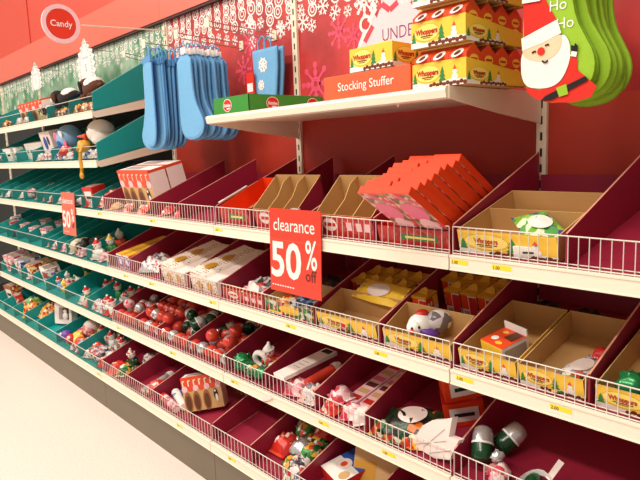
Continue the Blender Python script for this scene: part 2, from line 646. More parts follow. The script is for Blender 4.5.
rnd = random.Random(5)
for k in range(0, -7, -1):
    x0, x1 = k * W, (k + 1) * W
    m = MB()
    if k >= -2:
        m.box(x0, x1, DB, DB + 0.03, 0.0, 1.60, 'wall_red')
        m.box(x0, x1, DB, DB + 0.03, 1.60, HZ + 0.1, 'wall_graphic')
        lace(m, x0, x1, 'graphic_white', WALLM, rnd, 0.19)
    else:
        m.box(x0, x1, DB, DB + 0.03, 0.0, 1.86, 'wall_shade')  # shade behind the teal shelves put into the panel colour
        m.box(x0, x1, DB, DB + 0.03, 1.86, HZ + 0.1, 'wall_frost')
        lace(m, x0, x1, 'graphic_white', WALLM, rnd, 0.075)
        for i in range(7):
            snowflake(m, x0 + rnd.uniform(0.1, 1.1), rnd.uniform(1.95, 2.12), rnd.uniform(0.02, 0.04), 'graphic_white', WALLM)
    if k == -1:
        for x, y, r in ((-0.78, 2.05, 0.06), (-0.46, 2.06, 0.05), (-1.1, 1.74, 0.0)):
            if r:
                blossom(m, x, y, r, 'graphic_white', WALLM)
        blossom(m, *(-1.094, 1.7603), 0.10, 'graphic_pink', WALLM)
        blossom(m, *(-0.9339, 1.9586), 0.07, 'graphic_pink', WALLM)
        blossom(m, *(-0.8447, 1.928), 0.055, 'graphic_pink', WALLM)
        snowflake(m, *(-1.1669, 2.0402), 0.045, 'graphic_white', WALLM)
        snowflake(m, *(-0.7993, 2.0497), 0.035, 'graphic_white', WALLM)
        poly = [(-0.6756, 2.1477), (-0.4471, 2.1284), (-0.4519, 1.7799), (-0.8356, 1.8627), (-0.8109, 1.8989), (-0.7468, 1.951), (-0.7444, 2.0197), (-0.713, 1.9758), (-0.6902, 2.0169)]
        m.flat(poly, 'graphic_frost', WALLM)
        a = (-0.7742, 1.9635)
        m.ring(a[0], a[1], 0.036, 0.013, 'graphic_white', WALLM, z=0.0014)
        for b, c in [((-0.7751, 1.9403), (-0.8115, 1.8831)), ((-0.7573, 1.9683), (-0.7172, 2.0145)), ((-0.7172, 2.0145), (-0.7381, 2.0414))]:
            m.stroke(b[0], b[1], c[0], c[1], 0.02, 'graphic_white', WALLM, z=0.0013)
        for b, c in [((-0.7231, 2.0005), (-0.6847, 2.0233)), ((-0.6847, 2.0233), (-0.6436, 1.993)), ((-0.6436, 1.993), (-0.6021, 2.0145)), ((-0.7358, 1.9492), (-0.7824, 1.8945)), ((-0.5332, 2.008), (-0.4957, 1.9721))]:
            m.stroke(b[0], b[1], c[0], c[1], 0.022, 'graphic_rose', WALLM, z=0.0012)
        b, c = (-0.7214, 1.8852), (-0.5359, 1.8715)
        m.text('UNDER', (b[0] + c[0]) / 2 + 0.038, b[1] - 0.004, 0.068, 'graphic_purple', WALLM, z=0.0016, bold=-0.008, sx=0.86)
    if k == -2:
        blossom(m, *(-1.6497, 1.8881), 0.075, 'graphic_pink', WALLM)
        blossom(m, *(-1.584, 2.0169), 0.07, 'graphic_pink', WALLM)
        snowflake(m, *(-1.5769, 2.093), 0.05, 'graphic_white', WALLM)
        snowflake(m, *(-1.329, 2.0325), 0.04, 'graphic_white', WALLM)
        snowflake(m, *(-2.1933, 2.121), 0.05, 'graphic_white', WALLM)
        q = [(-1.5964, 1.6021), (-1.554, 1.5848), (-1.4863, 1.5765), (-1.4118, 1.5776), (-1.413, 1.5631), (-1.4876, 1.5617), (-1.5549, 1.5748)]
        m.flat(q, 'graphic_white', WALLM)
    struct('wall_back', m)

m = MB()
m.box(-9, 3, DB + 0.03, DB + 0.2, 0, 3.4, 'maroon_dark')
struct('wall_rear', m)
m = MB()                                            # header: gloss reflection painted as a paler strip below the coral face
m.box(-9, 3, DB - 0.03, DB + 0.03, HZ, HZ + 0.012, 'maroon_dark')  # dark strip painted for the shadow line below the header
m.box(-9, 3, DB - 0.035, DB + 0.03, HZ + 0.012, 2.505, 'coral_sheen')
m.box(-9, 3, DB - 0.028, DB + 0.03, 2.505, 3.2, 'coral')
for x in (-4.90, -2.446, -0.01):
    m.box(x, x + 0.003, DB - 0.0352, DB, HZ + 0.012, 3.2, 'seam_coral')
struct('trim_1', m)

for i, x in enumerate((W, 0, -W, -2 * W, -3 * W, -4 * W, -5 * W)):        # slotted steel uprights
    m = MB()
    m.box(x - 0.017, x + 0.017, DB - 0.012, DB, 0.15, HZ, 'shelf_cream')
    z = 0.2
    while z < HZ - 0.03:
        m.flat([(x - 0.004, z), (x + 0.004, z), (x + 0.004, z + 0.026), (x - 0.004, z + 0.026)], 'slot', frame((0, DB - 0.012, 0), (1, 0, 0), (0, 0, 1)))
        z += 0.0508
    struct('trim_%d' % (i + 2), m)

for k in range(0, -6, -1):                            # kick plates along the floor
    m = MB()
    m.box(k * W + 0.0015, (k + 1) * W - 0.0015, -0.076, DB, 0.0, 0.176, 'kick')
    m.box(k * W, (k + 1) * W, -0.070, DB, 0.0, 0.180, 'black')  # black core gives the seams and a painted shadow line under the rail
    struct('baseboard_front', m)


# ------------------------------------------------------------------ shelves
def fence_mb(x0, x1, y, z0, z1):
    m = MB()
    n = int(round((x1 - x0) / 0.0254))
    for z in (z1, z0 + 0.003):
        m.cyl((x0, y, z), (x1, y, z), 0.0019, 0.0019, 'wire_white', 6)
    m.cyl((x0, y + 0.004, z0 + 0.010), (x1, y + 0.004, z0 + 0.010), 0.0015, 0.0015, 'wire_white', 6)
    for i in range(n + 1):
        x = x0 + (x1 - x0) * i / n
        m.cyl((x, y, z0), (x, y, z1), 0.0014, 0.0014, 'wire_white', 5, caps=False)
    return m


def slanted_shelf(S, k, colour, acrylic):
    z, y0 = LIP[S]
    x0, x1 = k * W + 0.002, (k + 1) * W - 0.002
    t = thing('gondola_shelf', 'cream slanted steel %s shelf with %s, in the %s' % (SHELFNAME[S], 'clear front guard' if acrylic else 'white wire fence', BAY[k]), 'shelf', 'slanted steel shelves of the gondola')
    put_abs(t, ((x0 + x1) / 2, y0, z))
    hw = (x1 - x0) / 2
    dep = (DB - 0.013 - y0)
    M = Matrix.Rotation(TA, 4, 'X')
    m = MB()
    m.box(-hw, hw, 0.004, dep / math.cos(TA) - 0.004, -0.026, -0.0045, 'shelf_cream', M)
    m.build('deck', t)
    m = MB()
    m.box(-hw, hw, -0.006, 0.0, -0.037, -0.003, 'rail_white')
    m.box(-hw, hw, -0.0085, 0.004, -0.004, 0.003, 'rail_white')
    m.box(-hw, hw, -0.0085, 0.0, -0.040, -0.036, 'rail_white')
    m.build('price_rail', t, bevel=0.001)
    if acrylic:
        m = MB()
        m.box(-hw + 0.004, hw - 0.004, 0.001, 0.004, 0.002, 0.080, 'acrylic')
        m.box(-hw + 0.004, hw - 0.004, 0.0005, 0.0045, 0.080, 0.083, 'wire_white')
        m.build('front_guard', t)
    else:
        fence_mb(-hw + 0.004, hw - 0.004, 0.004, 0.003, 0.080).build('wire_fence', t)
    for s in (-1, 1):
        m = MB()
        m.prism([(0.0, -0.030), (0.02, -0.038), (dep, TI * dep - 0.062), (dep, TI * dep - 0.03), (0.0, -0.006)], -0.003, 0.003, 'shelf_cream', frame((s * (hw - 0.004), 0, 0), (0, 1, 0), (0, 0, 1)))
        m.build('bracket', t)
    if S in ('U1', 'U2') and k == -3:
        pass
    # card liner laid in the shelf: floor and upstand at the back
    n = thing('shelf_liner', '%s card liner lying on the %s shelf of the %s' % (colour, SHELFNAME[S], BAY[k]), 'liner', '%s card shelf liners' % colour)
    put_abs(n, ((x0 + x1) / 2, y0, z))
    m = MB()
    m.box(-hw + 0.003, hw - 0.003, 0.008, dep / math.cos(TA) - 0.012, -0.0035, 0.0, colour, M)
    m.build('liner_floor', n)
    m = MB()
    hb = 0.082
    m.box(-hw + 0.003, hw - 0.003, dep - 0.008, dep - 0.004, TI * dep, TI * dep + hb, colour)
    m.build('liner_upstand', n)
    return t


def divider(S, x, k, colour, nth, tall=1.0):
    z, y0 = LIP[S]
    t = thing('bin_divider', '%s card divider, %s from far end, %s shelf, %s' % (colour, nth, SHELFNAME[S], BAY[k]), 'divider', '%s card bin dividers' % colour)
    put_abs(t, (x, y0, z))
    dep = DB - 0.03 - y0
    m = MB()
    F = frame((0, 0, 0), (0, 1, 0), (0, 0, 1))
    f0, f1 = 0.012, dep
    p = [(f0, TI * f0 + 0.001), (f1, TI * f1 + 0.001), (f1, TI * f1 + 0.158 * tall), (f0, 0.084 * tall)]
    m.prism(p, -0.0022, 0.0022, colour, F)
    m.build('card', t)
    e = MB()
    a, b = Vector((0, f0, 0.084 * tall)), Vector((0, f1, TI * f1 + 0.158 * tall))
    e.add([(-0.0024, a.y, a.z), (0.0024, a.y, a.z), (0.0024, b.y, b.z), (-0.0024, b.y, b.z), (-0.0024, a.y, a.z + 0.0012), (0.0024, a.y, a.z + 0.0012), (0.0024, b.y, b.z + 0.0012), (-0.0024, b.y, b.z + 0.0012)],
          [(4, 5, 6, 7), (0, 1, 5, 4), (1, 2, 6, 5), (3, 0, 4, 7)], 'card_edge' if colour == 'burgundy' else 'teal_edge')
    o = e.build('raw_edge', t)
    o['label'] = 'pale raw card edge'
    return t


NTH = ['first', 'second', 'third', 'fourth', 'fifth', 'sixth', 'seventh', 'eighth', 'ninth', 'tenth']
DIV = {
    ('S2', 0): [0.002, 0.325, 0.64, 0.94], ('S2', -1): [-1.217, -0.968, -0.61, -0.30], ('S2', -2): [-2.436, -1.84, -1.545],
    ('S3', 0): [0.002, 0.388, 0.64, 0.93], ('S3', -1): [-1.217, -0.91, -0.605, -0.285], ('S3', -2): [-2.436, -2.14, -1.80, -1.51],
    ('S4', 0): [0.002, 0.62], ('S4', -1): [-1.217, -0.93, -0.62, -0.36], ('S4', -2): [-2.436, -2.13, -1.86, -1.55],
    ('S5', 0): [0.002, 0.62], ('S5', -1): [-1.217, -0.93, -0.62, -0.31], ('S5', -2): [-2.436, -2.085, -1.785],
}
for S in ('S2', 'S3', 'S4', 'S5'):
    for k in (0, -1, -2, -3, -4):
        slanted_shelf(S, k, 'burgundy' if k >= -2 else 'teal', k < -2)
        if k >= -2:
            xs = DIV[(S, k)]
        elif k == -3:
            xs = [k * W + v for v in ((0.002, 0.17, 0.34, 0.52, 0.70, 0.88, 1.05) if S == 'S2' else (0.002, 0.17, 0.34, 0.52, 0.88))] if S in ('S2', 'S3') else [k * W + v for v in (0.002, 0.40, 0.82)]
        else:
            xs = [k * W + v for v in (0.002, 0.30, 0.60, 0.90)]
        for i, x in enumerate(sorted(xs)):
            divider(S, x, k, 'burgundy' if k >= -2 else 'teal', NTH[i])
        ALLDIV[(S, k)] = xs
for S in ('U1', 'U2'):
    for k in (-3, -4):
        slanted_shelf(S, k, 'teal', True)
        for i, v in enumerate((0.002, 0.41, 0.82)):
            divider(S, k * W + v, k, 'teal', NTH[i])
            ALLDIV.setdefault((S, k), [-2 * W - 0.004]).append(k * W + v)
    # solid teal end panel closing the near end of each upper shelf
    t = thing('end_panel', 'solid teal card end panel closing the %s shelf' % SHELFNAME[S], 'panel')
    put_abs(t, (-2 * W - 0.003, 0, LIP[S][0]))
    m = MB()
    m.prism([(0.004, 0.004), (0.475, 0.114), (0.475, 0.37 if S == 'U1' else 0.34), (0.004, 0.098)], -0.003, 0.003, 'teal', frame((0, 0, 0), (0, 1, 0), (0, 0, 1)))
    m.build('card', t)
    e = MB()
    e.cyl((0, 0.004, 0.099), (0, 0.475, 0.371 if S == 'U1' else 0.341), 0.0025, 0.0025, 'teal_edge', 5)
    e.build('raw_edge', t)

# level top shelf over the middle bay
t = thing('top_shelf', 'cream level steel shelf carrying the yellow candy cases', 'shelf')
put_abs(t, (-W / 2, 0, TOPZ))
hw = W / 2 - 0.003
m = MB()
m.box(-hw, hw, 0.0, DB - 0.014, -0.022, -0.001, 'shelf_cream')
m.build('deck', t, bevel=0.0015)
m = MB()
m.prism([(0, 0), (-0.012, -0.004), (-0.014, -0.012), (-0.009, -0.032), (0.006, -0.036), (0.006, 0)], -hw, hw, 'rail_white', frame((0, 0, 0), (0, 1, 0), (0, 0, 1)))
m.build('front_edge', t)
for s in (-1, 1):
    m = MB()
    m.prism([(0.0, -0.002), (0.0, -0.034), (0.05, -0.042), (0.25, -0.072), (DB - 0.016, -0.100), (DB - 0.016, -0.002)], -0.0035, 0.0035, 'shelf_cream', frame((s * (hw + 0.0), 0, 0), (0, 1, 0), (0, 0, 1)))
    m.build('bracket', t)


# ------------------------------------------------------------------ signs
def clearance_sign(x0, x1, ztop, zbot, red, label, small):
    t = thing('clearance_sign', label, 'sign', 'clearance fifty percent signs')
    put_abs(t, ((x0 + x1) / 2, -0.0125, ztop))
    w, h = x1 - x0, ztop - zbot
    M = frame((0, 0, 0), (1, 0, 0), (0, 0.035, 1))
    m = MB()
    m.box(-w / 2, w / 2, -h, 0, -0.003, 0.0, red, M)
    m.flat([(-w / 2, -h * 0.375), (w / 2, -h * 0.375), (w / 2, -h * 0.370), (-w / 2, -h * 0.370)], 'sign_pale' if red == 'sign_red' else 'sign_red', M)
    m.build('card', t)
    e = MB()
    e.text('clearance', -0.004, -h * 0.26, w * 0.232, 'white', M, bold=0.004, sx=0.93)
    e.text('50', -w * 0.175, -h * 0.81, w * 0.63, 'white', M, bold=0.022, sx=1.0)
    e.text('%', w * 0.325, -h * 0.665, w * 0.50, 'white', M, bold=0.012, sx=0.66)
    e.text('off', w * 0.31, -h * 0.81, w * 0.20, 'sign_dark', M, bold=0.008, sx=0.95)
    for i in range(9):
        e.stroke(-w * 0.46 + i * w * 0.052, -h * 0.925, -w * 0.46 + i * w * 0.052 + w * 0.034, -h * 0.925, h * 0.014, 'white', M)
    e.build('lettering', t)
    c = MB()
    c.box(-0.02, 0.02, 0.003, 0.014, -0.022, 0.004, 'clear_film')
    c.build('clip', t)
    return t


clearance_sign(-0.808, -0.521, 1.262, 0.955, 'sign_red', 'large red clearance 50% off sign on the fence, white lettering', False)
clearance_sign(-3.06, -2.83, 1.262, 0.99, 'sign_pale', 'pale clearance 50% off sign with glare in its colour, hung on the teal bay', True)

t = thing('aisle_sign', 'round red sign reading Candy with a clear rim, on a rod', 'sign')
put_abs(t, (-2 * W, -0.13, 2.188))
M = frame((0, 0, 0), (0, 1, 0), (0, 0, 1))
m = MB()
m.cyl((-0.004, 0, 0), (0.004, 0, 0), 0.079, 0.079, 'sign_red', 40, smooth=False)
m.build('face', t)
m = MB()
vs, fs = [], []
N = 40
for i in range(N):
    a = 2 * PI * i / N
    for r, x in ((0.079, -0.006), (0.101, -0.006), (0.101, 0.006), (0.079, 0.006)):
        vs.append((x, r * math.cos(a), r * math.sin(a)))
for i in range(N):
    j = (i + 1) % N
    for q in range(4):
        fs.append((4 * i + q, 4 * i + (q + 1) % 4, 4 * j + (q + 1) % 4, 4 * j + q))
m.add(vs, fs, 'graphic_frost')
m.build('rim', t)
m = MB()
m.text('Candy', 0, -0.014, 0.045, 'white', M, z=0.0052, bold=0.012)
m.build('lettering', t)
m = MB()
m.cyl((0, 0.10, 0.004), (0, 0.61, 0.024), 0.004, 0.004, 'shelf_cream', 8)
m.box(-0.012, 0.012, 0.600, 0.608, 0.0, 0.05, 'shelf_cream')
m.build('rod', t)


# price tags in the rails
def price_tag(x, S, txt):
    z, y0 = LIP[S]
    t = tag_mesh = MB()
    M = frame((0, 0, 0), (1, 0, 0), (0, 0, 1))
    t.box(-0.030, 0.030, -0.012, 0.010, -0.0008, 0.0, 'white', M)
    t.flat([(-0.028, -0.004), (0.028, -0.004), (0.028, 0.009), (-0.028, 0.009)], 'yellow_tag', M)
    t.text(txt, -0.015, -0.003, 0.012, 'brown', M, z=0.0009, bold=0.02)
    o = t.build('price_tag')
    tag(o, 'small yellow price tag on the %s shelf rail' % SHELFNAME[S], 'price tag', 'yellow price tags')
    put_abs(o, (x, y0 - 0.0066, z - 0.017))
    return o


for S, pxs in (('S2', (0.035, 0.164, -1.18, -1.787, -2.456)), ('S3', (-0.266, 0.05, 0.329, -0.72, -1.267, -1.854, -2.167)), ('S4', (-1.128, -0.241, -1.681, -2.327, -0.554)), ('S5', (-1.05, -1.494, -2.472))):
    for i, x in enumerate(pxs):
        price_tag(x, S, '2.00' if (S, i) == ('S3', 2) else '1.00')


# ------------------------------------------------------------------ products on the level top shelf
def candy_print(m, M, w, h):
    """yellow box face: name in an oval, fir trees, snow, chocolate balls, a small snowman"""
    m.flat([(0, 0), (w, 0), (w, h), (0, h)], 'yellow', M, 0.0003)
    m.flat([(0, 0), (w, 0), (w, h * 0.20), (w * 0.75, h * 0.27), (w * 0.5, h * 0.18), (w * 0.25, h * 0.16), (0, h * 0.34)], 'white', M, 0.0005)
    for i in range(11):
        m.disc(w * (0.36 + 0.062 * i), h * (0.08 + 0.05 * (i % 2)), w * 0.036, h * 0.085, 'brown_ball', M, 0.0007, 10)
    for x, s in ((0.055, 0.75), (0.575, 1.0)):
        for j in range(3):
            y = h * (0.22 + 0.16 * s * j)
            k = w * 0.07 * s * (1 - 0.24 * j)
            m.flat([(w * x - k, y), (w * x + k, y), (w * x, y + h * 0.26 * s)], 'green', M, 0.0007)
    m.disc(w * 0.305, h * 0.56, w * 0.235, h * 0.34, 'gold', M, 0.0008, 28)
    m.disc(w * 0.305, h * 0.56, w * 0.228, h * 0.325, 'yellow_pale', M, 0.0010, 28)
    k = min(w, h * 2.5)
    m.text('Whoppers', w * 0.305, h * 0.50, k * 0.118, 'brown', M, 0.0017, bold=0.045, sx=0.85)
    m.text('Whoppers', w * 0.305, h * 0.50, k * 0.118, 'red', M, 0.0021, bold=0.022, sx=0.85)
    m.stroke(w * 0.19, h * 0.42, w * 0.42, h * 0.42, h * 0.05, 'brown', M, 0.0012)
    m.stroke(w * 0.23, h * 0.35, w * 0.38, h * 0.35, h * 0.035, 'brown', M, 0.0012)
    m.disc(w * 0.80, h * 0.32, w * 0.055, h * 0.15, 'white', M, 0.0009, 14)
    m.disc(w * 0.80, h * 0.53, w * 0.038, h * 0.105, 'white', M, 0.0009, 14)
    m.flat([(w * 0.765, h * 0.60), (w * 0.835, h * 0.60), (w * 0.80, h * 0.78)], 'orange', M, 0.0011)


def candy_case(label, w, d, h, hb, flap=False):
    t = thing('candy_case', label, 'box', 'yellow candy display cases')
    m = MB()
    m.box(0, w, 0, d, 0, 0.003, 'tan_card')
    m.box(0, w, 0, 0.002, 0, h, 'yellow')
    m.box(0, w, d - 0.002, d, 0, hb, 'yellow')
    for x in (0, w - 0.002):
        m.prism([(0, 0), (d, 0), (d, hb), (0, h)], 0, 0.002, 'yellow', frame((x, 0, 0), (0, 1, 0), (0, 0, 1)))
    m.build('open_tray', t)
    p = MB()
    candy_print(p, frame((0, -0.0003, 0), (1, 0, 0), (0, 0, 1)), w, h)
    p.build('printed_face', t)
    p = MB()
    candy_print(p, frame((w + 0.0003, 0, 0), (0, 1, 0), (0, 0, 1)), min(d, w), min(h, hb + (h - hb) * max(0, 1 - w / d)))
    p.build('printed_face', t)
    if flap:
        f = MB()
        f.add([(0.02, 0.03, h), (0.11, 0.03, h + 0.004), (0.10, 0.10, h + 0.028), (0.03, 0.10, h + 0.026)], [(0, 1, 2, 3), (3, 2, 1, 0)], 'yellow_pale')
        f.box(0.004, w - 0.004, 0.004, d - 0.004, h - 0.004, h - 0.002, 'yellow_pale')
        f.build('flap', t)
    return t


def gable_carton(w, d, hbody, hroof, body, roof, name='candy_carton'):
    m = MB()
    m.box(0, w, 0, d, 0, hbody, [body] * 6)
    m.prism([(0, hbody), (d, hbody), (d / 2, hbody + hroof)], 0, w, roof, frame((0, 0, 0), (0, 1, 0), (0, 0, 1)), side=roof)
    m.box(0, w, d / 2 - 0.001, d / 2 + 0.001, hbody + hroof - 0.002, hbody + hroof + 0.006, 'yellow_pale')
    # white arch and face on the sloping front, red bands
    Fr = frame((0, 0, hbody), (1, 0, 0), (0, d / 2, hroof))
    L = math.hypot(d / 2, hroof)
    m.disc(w / 2, 0.001, w * 0.30, L * 0.50, 'white', Fr, 0.0006, 14)
    m.disc(w / 2, 0.001, w * 0.16, L * 0.28, 'brown', Fr, 0.0009, 12)
    Fs = frame((w, 0, 0), (0, 1, 0), (0, 0, 1))
    m.disc(d * 0.5, hbody * 0.80, d * 0.30, hbody * 0.16, 'yellow', Fs, 0.0006, 14)
    m.stroke(d * 0.28, hbody * 0.80, d * 0.72, hbody * 0.80, 0.006, 'red', Fs, 0.0009)
    m.disc(d * 0.5, hbody * 0.38, d * 0.34, hbody * 0.22, 'yellow_pale', Fs, 0.0006, 14)
    return m


CW, CD, CH = 0.182, 0.28, 0.068
carton_mesh = None
cases = [(TOPZ, 'lowest yellow chocolate malt case of the stack on the top shelf', 0.0), (TOPZ + 0.111, 'middle yellow chocolate malt case of the stack on the top shelf', -0.003),
         (TOPZ + 0.222, 'topmost yellow chocolate malt case of the stack, cut by the photo edge', 0.004)]
LAYER = ['lowest', 'middle', 'topmost']
for li, (z, lab, dx) in enumerate(cases):
    c = candy_case(lab, CW, CD, CH, 0.040)
    put_abs(c, (-0.139 + dx, 0.018, z), 0.01 * (li - 1))
    for i in range(3):
        for j in range(4):
            if carton_mesh is None:
                o = gable_carton(CW / 3 - 0.003, CD / 4 - 0.003, 0.078, 0.026, 'orange', 'orange').build('candy_carton')
                carton_mesh = o
                tag(o, '', 'carton')
            else:
                o = carton_mesh.copy()
                COL.objects.link(o)
                THINGS.append(o)
            o['label'] = 'small orange gable-topped malt ball carton in the %s yellow case' % LAYER[li]
            o['group'] = 'gable cartons in the %s case' % LAYER[li]
            put_abs(o, (-0.139 + dx + 0.003 + i * (CW - 0.005) / 3, 0.0215 + j * (CD - 0.006) / 4, z + 0.0035), 0.01 * (li - 1))

c = candy_case('single yellow malt case with an open flap standing on the orange sign', CW, 0.20, 0.070, 0.064, True)
put_abs(c, (-0.388, 0.016, TOPZ + 0.076), -0.03)

t = thing('shelf_sign', 'orange stocking stuffer sign box on the top shelf under a yellow case', 'sign')
put_abs(t, (-0.508, 0.012, TOPZ))
m = MB()
m.box(0, 0.366, 0, 0.23, 0, 0.074, 'orange_sign')
m.build('riser', t, bevel=0.0015)
m = MB()
m.text('Stocking Stuffer', 0.185, 0.025, 0.0375, 'white', frame((0, -0.0004, 0), (1, 0, 0), (0, 0, 1)), bold=0.006, sx=1.0)
m.build('lettering', t)


def badge(m, M, x, y, r):
    m.disc(x, y, r * 1.25, r, 'white', M, 0.0008, 20)
    m.disc(x, y, r * 1.15, r * 0.9, 'red', M, 0.0011, 20)
    m.text('Skittles', x, y - r * 0.22, r * 0.66, 'white', M, 0.0014, bold=0.03)
    m.stroke(x - r * 0.2, y - r * 0.55, x + r * 0.7, y - r * 0.5, r * 0.22, 'white', M, 0.0013)


t = thing('candy_tray', 'empty green candy tray with round red badges at the end of top shelf', 'tray')
put_abs(t, (-1.205, 0.02, TOPZ))
w, d, h = 0.255, 0.38, 0.066
m = MB()
m.box(0, w, 0, d, 0, 0.003, 'tan_card')
m.box(0, w, 0, 0.0025, 0, h, 'green_tray')
m.box(0, w, d - 0.0025, d, 0, h, 'green_tray')
m.box(0, 0.0025, 0, d, 0, h, 'green_tray')
m.box(w - 0.0025, w, 0, d, 0, h, 'green_tray')
m.build('open_tray', t)
for M, x in ((frame((0, -0.0003, 0), (1, 0, 0), (0, 0, 1)), w * 0.42), (frame((w + 0.0003, 0, 0), (0, 1, 0), (0, 0, 1)), d * 0.30), (frame((w + 0.0003, 0, 0), (0, 1, 0), (0, 0, 1)), d * 0.85)):
    m = MB()
    badge(m, M, x, h * 0.5, h * 0.38)
    m.build('badge', t)


# ------------------------------------------------------------------ peg hooks and stockings
def peg(x, z, ln, label, rise=0.018):
    t = thing('peg_hook', label, 'hook', 'double wire peg hooks on the back wall')
    put_abs(t, (x, DB, z))
    m = MB()
    m.box(-0.016, 0.016, -0.006, 0.0, -0.022, 0.022, 'shelf_cream')
    m.build('wall_plate', t)
    m = MB()
    m.tube([(0, -0.005, 0.010), (0, -ln, 0.010 + rise)], 0.0028, 'metal')
    m.tube([(0, -0.005, -0.014), (0, -ln + 0.02, rise - 0.014), (0, -ln, rise - 0.002)], 0.0028, 'metal')
    m.build('wire', t)
    m = MB()
    m.box(-0.018, 0.018, -ln - 0.004, -ln - 0.001, rise - 0.016, rise + 0.024, 'cream')
    m.build('tag_plate', t)
    return t


peg(-2.766, 2.092, 0.13, 'short double wire peg hook by the green frosted panel')
peg(-1.966, 2.012, 0.385, 'double wire peg hook holding the fanned blue stockings')
peg(-1.656, 2.010, 0.37, 'double wire peg hook holding the tight row of blue stockings')
peg(-1.377, 2.014, 0.37, 'double wire peg hook with the snowflake stocking near the wall')
peg(0.235, 2.030, 0.40, 'double wire peg hook holding the green stockings')
peg(0.66, 2.030, 0.40, 'double wire peg hook at the photo edge past the green stockings')

PROFILE = [(-0.092, 0.0), (0.066, 0.0), (0.070, -0.12), (0.074, -0.21), (0.092, -0.27), (0.126, -0.315), (0.152, -0.350), (0.160, -0.385), (0.146, -0.420), (0.112, -0.444),
           (0.050, -0.456), (-0.020, -0.454), (-0.070, -0.436), (-0.096, -0.400), (-0.104, -0.350), (-0.100, -0.24), (-0.096, -0.12)]


def stocking_body(m, mat_a, mat_b, flip=False, thick=0.008, puff=0.0, prof=PROFILE, k=1.0):
    p = [((-x if flip else x) * k, z * k) for x, z in prof]
    if flip:
        p = p[::-1]
    n = len(p)
    cx = sum(q[0] for q in p) / n
    cz = sum(q[1] for q in p) / n
    vs = []
    for y, s in ((-thick / 2 - puff, 0.90), (-thick / 2, 0.985), (0, 1.0), (thick / 2, 0.985)):
        for x, z in p:
            vs.append((cx + (x - cx) * s, y, cz + (z - cz) * s))
    fs, ms = [], []
    for r in range(3):
        for i in range(n):
            j = (i + 1) % n
            fs.append((r * n + j, r * n + i, (r + 1) * n + i, (r + 1) * n + j))
            ms.append(mat_b if r else mat_a)
    fs.append(tuple(range(n)))
    ms.append(mat_a)
    fs.append(tuple(range(4 * n - 1, 3 * n - 1, -1)))
    ms.append(mat_b)
    m.add(vs, fs, ms, None, False)


PROFILE = rounded(PROFILE, 1)
GREENP = [(x * 0.72 - 0.028, z) for x, z in PROFILE]


def stocking(label, a, b, flip, group, k=1.0, puff=0.004, prof=PROFILE):
    t = thing('christmas_stocking', label, 'stocking', group)
    m = MB()
    stocking_body(m, a, b, flip, puff=puff, k=k, prof=prof)
    m.build('body', t)
    m = MB()
    sx = -1 if not flip else 1
    m.tube([(sx * 0.05 * k, 0, -0.012), (sx * 0.055 * k, 0, 0.03), (sx * 0.02 * k, 0, 0.058), (0.0, 0, 0.046), (0, 0, 0.0)], 0.0035, a, 5)
    m.build('hanging_loop', t)
    return t


# green stockings with a bearded man in a red hat
SX, SY, SZ = 0.258, 0.098, 2.018
front = stocking('front green stocking showing a smiling bearded man in a red hat', 'lime', 'lime_dark', False, 'green holiday stockings', 1.0, 0.001, GREENP)
front.location = (SX, SY, SZ)
pan = MB()
AM = frame((-SX, -0.0058, -SZ), (1, 0, 0), (0, 0, 1))          # wall coordinates (x, z) on the stocking face


def patch(poly, mt, lay):
    pan.flat(rounded(poly) if lay in (2, 3) else poly, mt, AM, 0.0006 + 0.0007 * lay)


HALF = 0.098
patch([(0.157, 1.9137), (0.1897, 1.8825), (0.2198, 1.8062), (0.2489, 1.7543), (0.1621, 1.7237)], 'felt_red', 0)
patch([(0.1664, 1.6052), (0.2076, 1.5937), (0.2646, 1.6119), (0.2836, 1.6517), (0.3006, 1.6587), (0.3037, 1.6307), (0.3499, 1.589), (0.3366, 1.5652), (0.2933, 1.5561), (0.2294, 1.5614), (0.1972, 1.5726), (0.1778, 1.5867)], 'felt_red', 0)
patch([(0.2763, 1.648), (0.2954, 1.6732), (0.3032, 1.6538), (0.3014, 1.6264)], 'felt_red', 1)
patch([(0.1569, 1.6976), (0.1874, 1.6763), (0.2197, 1.6648), (0.248, 1.6752), (0.2621, 1.7243), (0.2799, 1.7053), (0.2855, 1.6792), (0.2836, 1.6517), (0.267, 1.6139), (0.2418, 1.5976), (0.2076, 1.5962), (0.1692, 1.6049), (0.1548, 1.6387)], 'felt_white', 2)
patch([(0.1597, 1.6997), (0.2596, 1.727), (0.2651, 1.7007), (0.2555, 1.6788), (0.2353, 1.6651), (0.2065, 1.6617), (0.1794, 1.6701), (0.1627, 1.6796)], 'skin', 3)
patch([(0.1566, 1.7246), (0.2489, 1.7543), (0.2568, 1.739), (0.2622, 1.722), (0.2137, 1.7061), (0.1597, 1.6948)], 'felt_white', 4)
patch([(0.2107, 1.5666), (0.2239, 1.5776), (0.3234, 1.6146), (0.3307, 1.6047), (0.2398, 1.5665)], 'felt_black', 4)
patch([(0.2522, 1.5942), (0.2774, 1.6011), (0.2829, 1.577), (0.2603, 1.572)], 'lime', 5)
patch([(0.2858, 1.6653), (0.2904, 1.6785), (0.3027, 1.6721), (0.3005, 1.661)], 'felt_white', 5)
patch([(0.288, 1.6765), (0.2877, 1.6903), (0.2951, 1.687), (0.2973, 1.6935), (0.3048, 1.6855), (0.3027, 1.6721)], 'felt_black', 5)
patch([(0.1579, 1.8377), (0.2064, 1.8275), (0.2067, 1.8065), (0.1583, 1.8089)], 'white', 5)
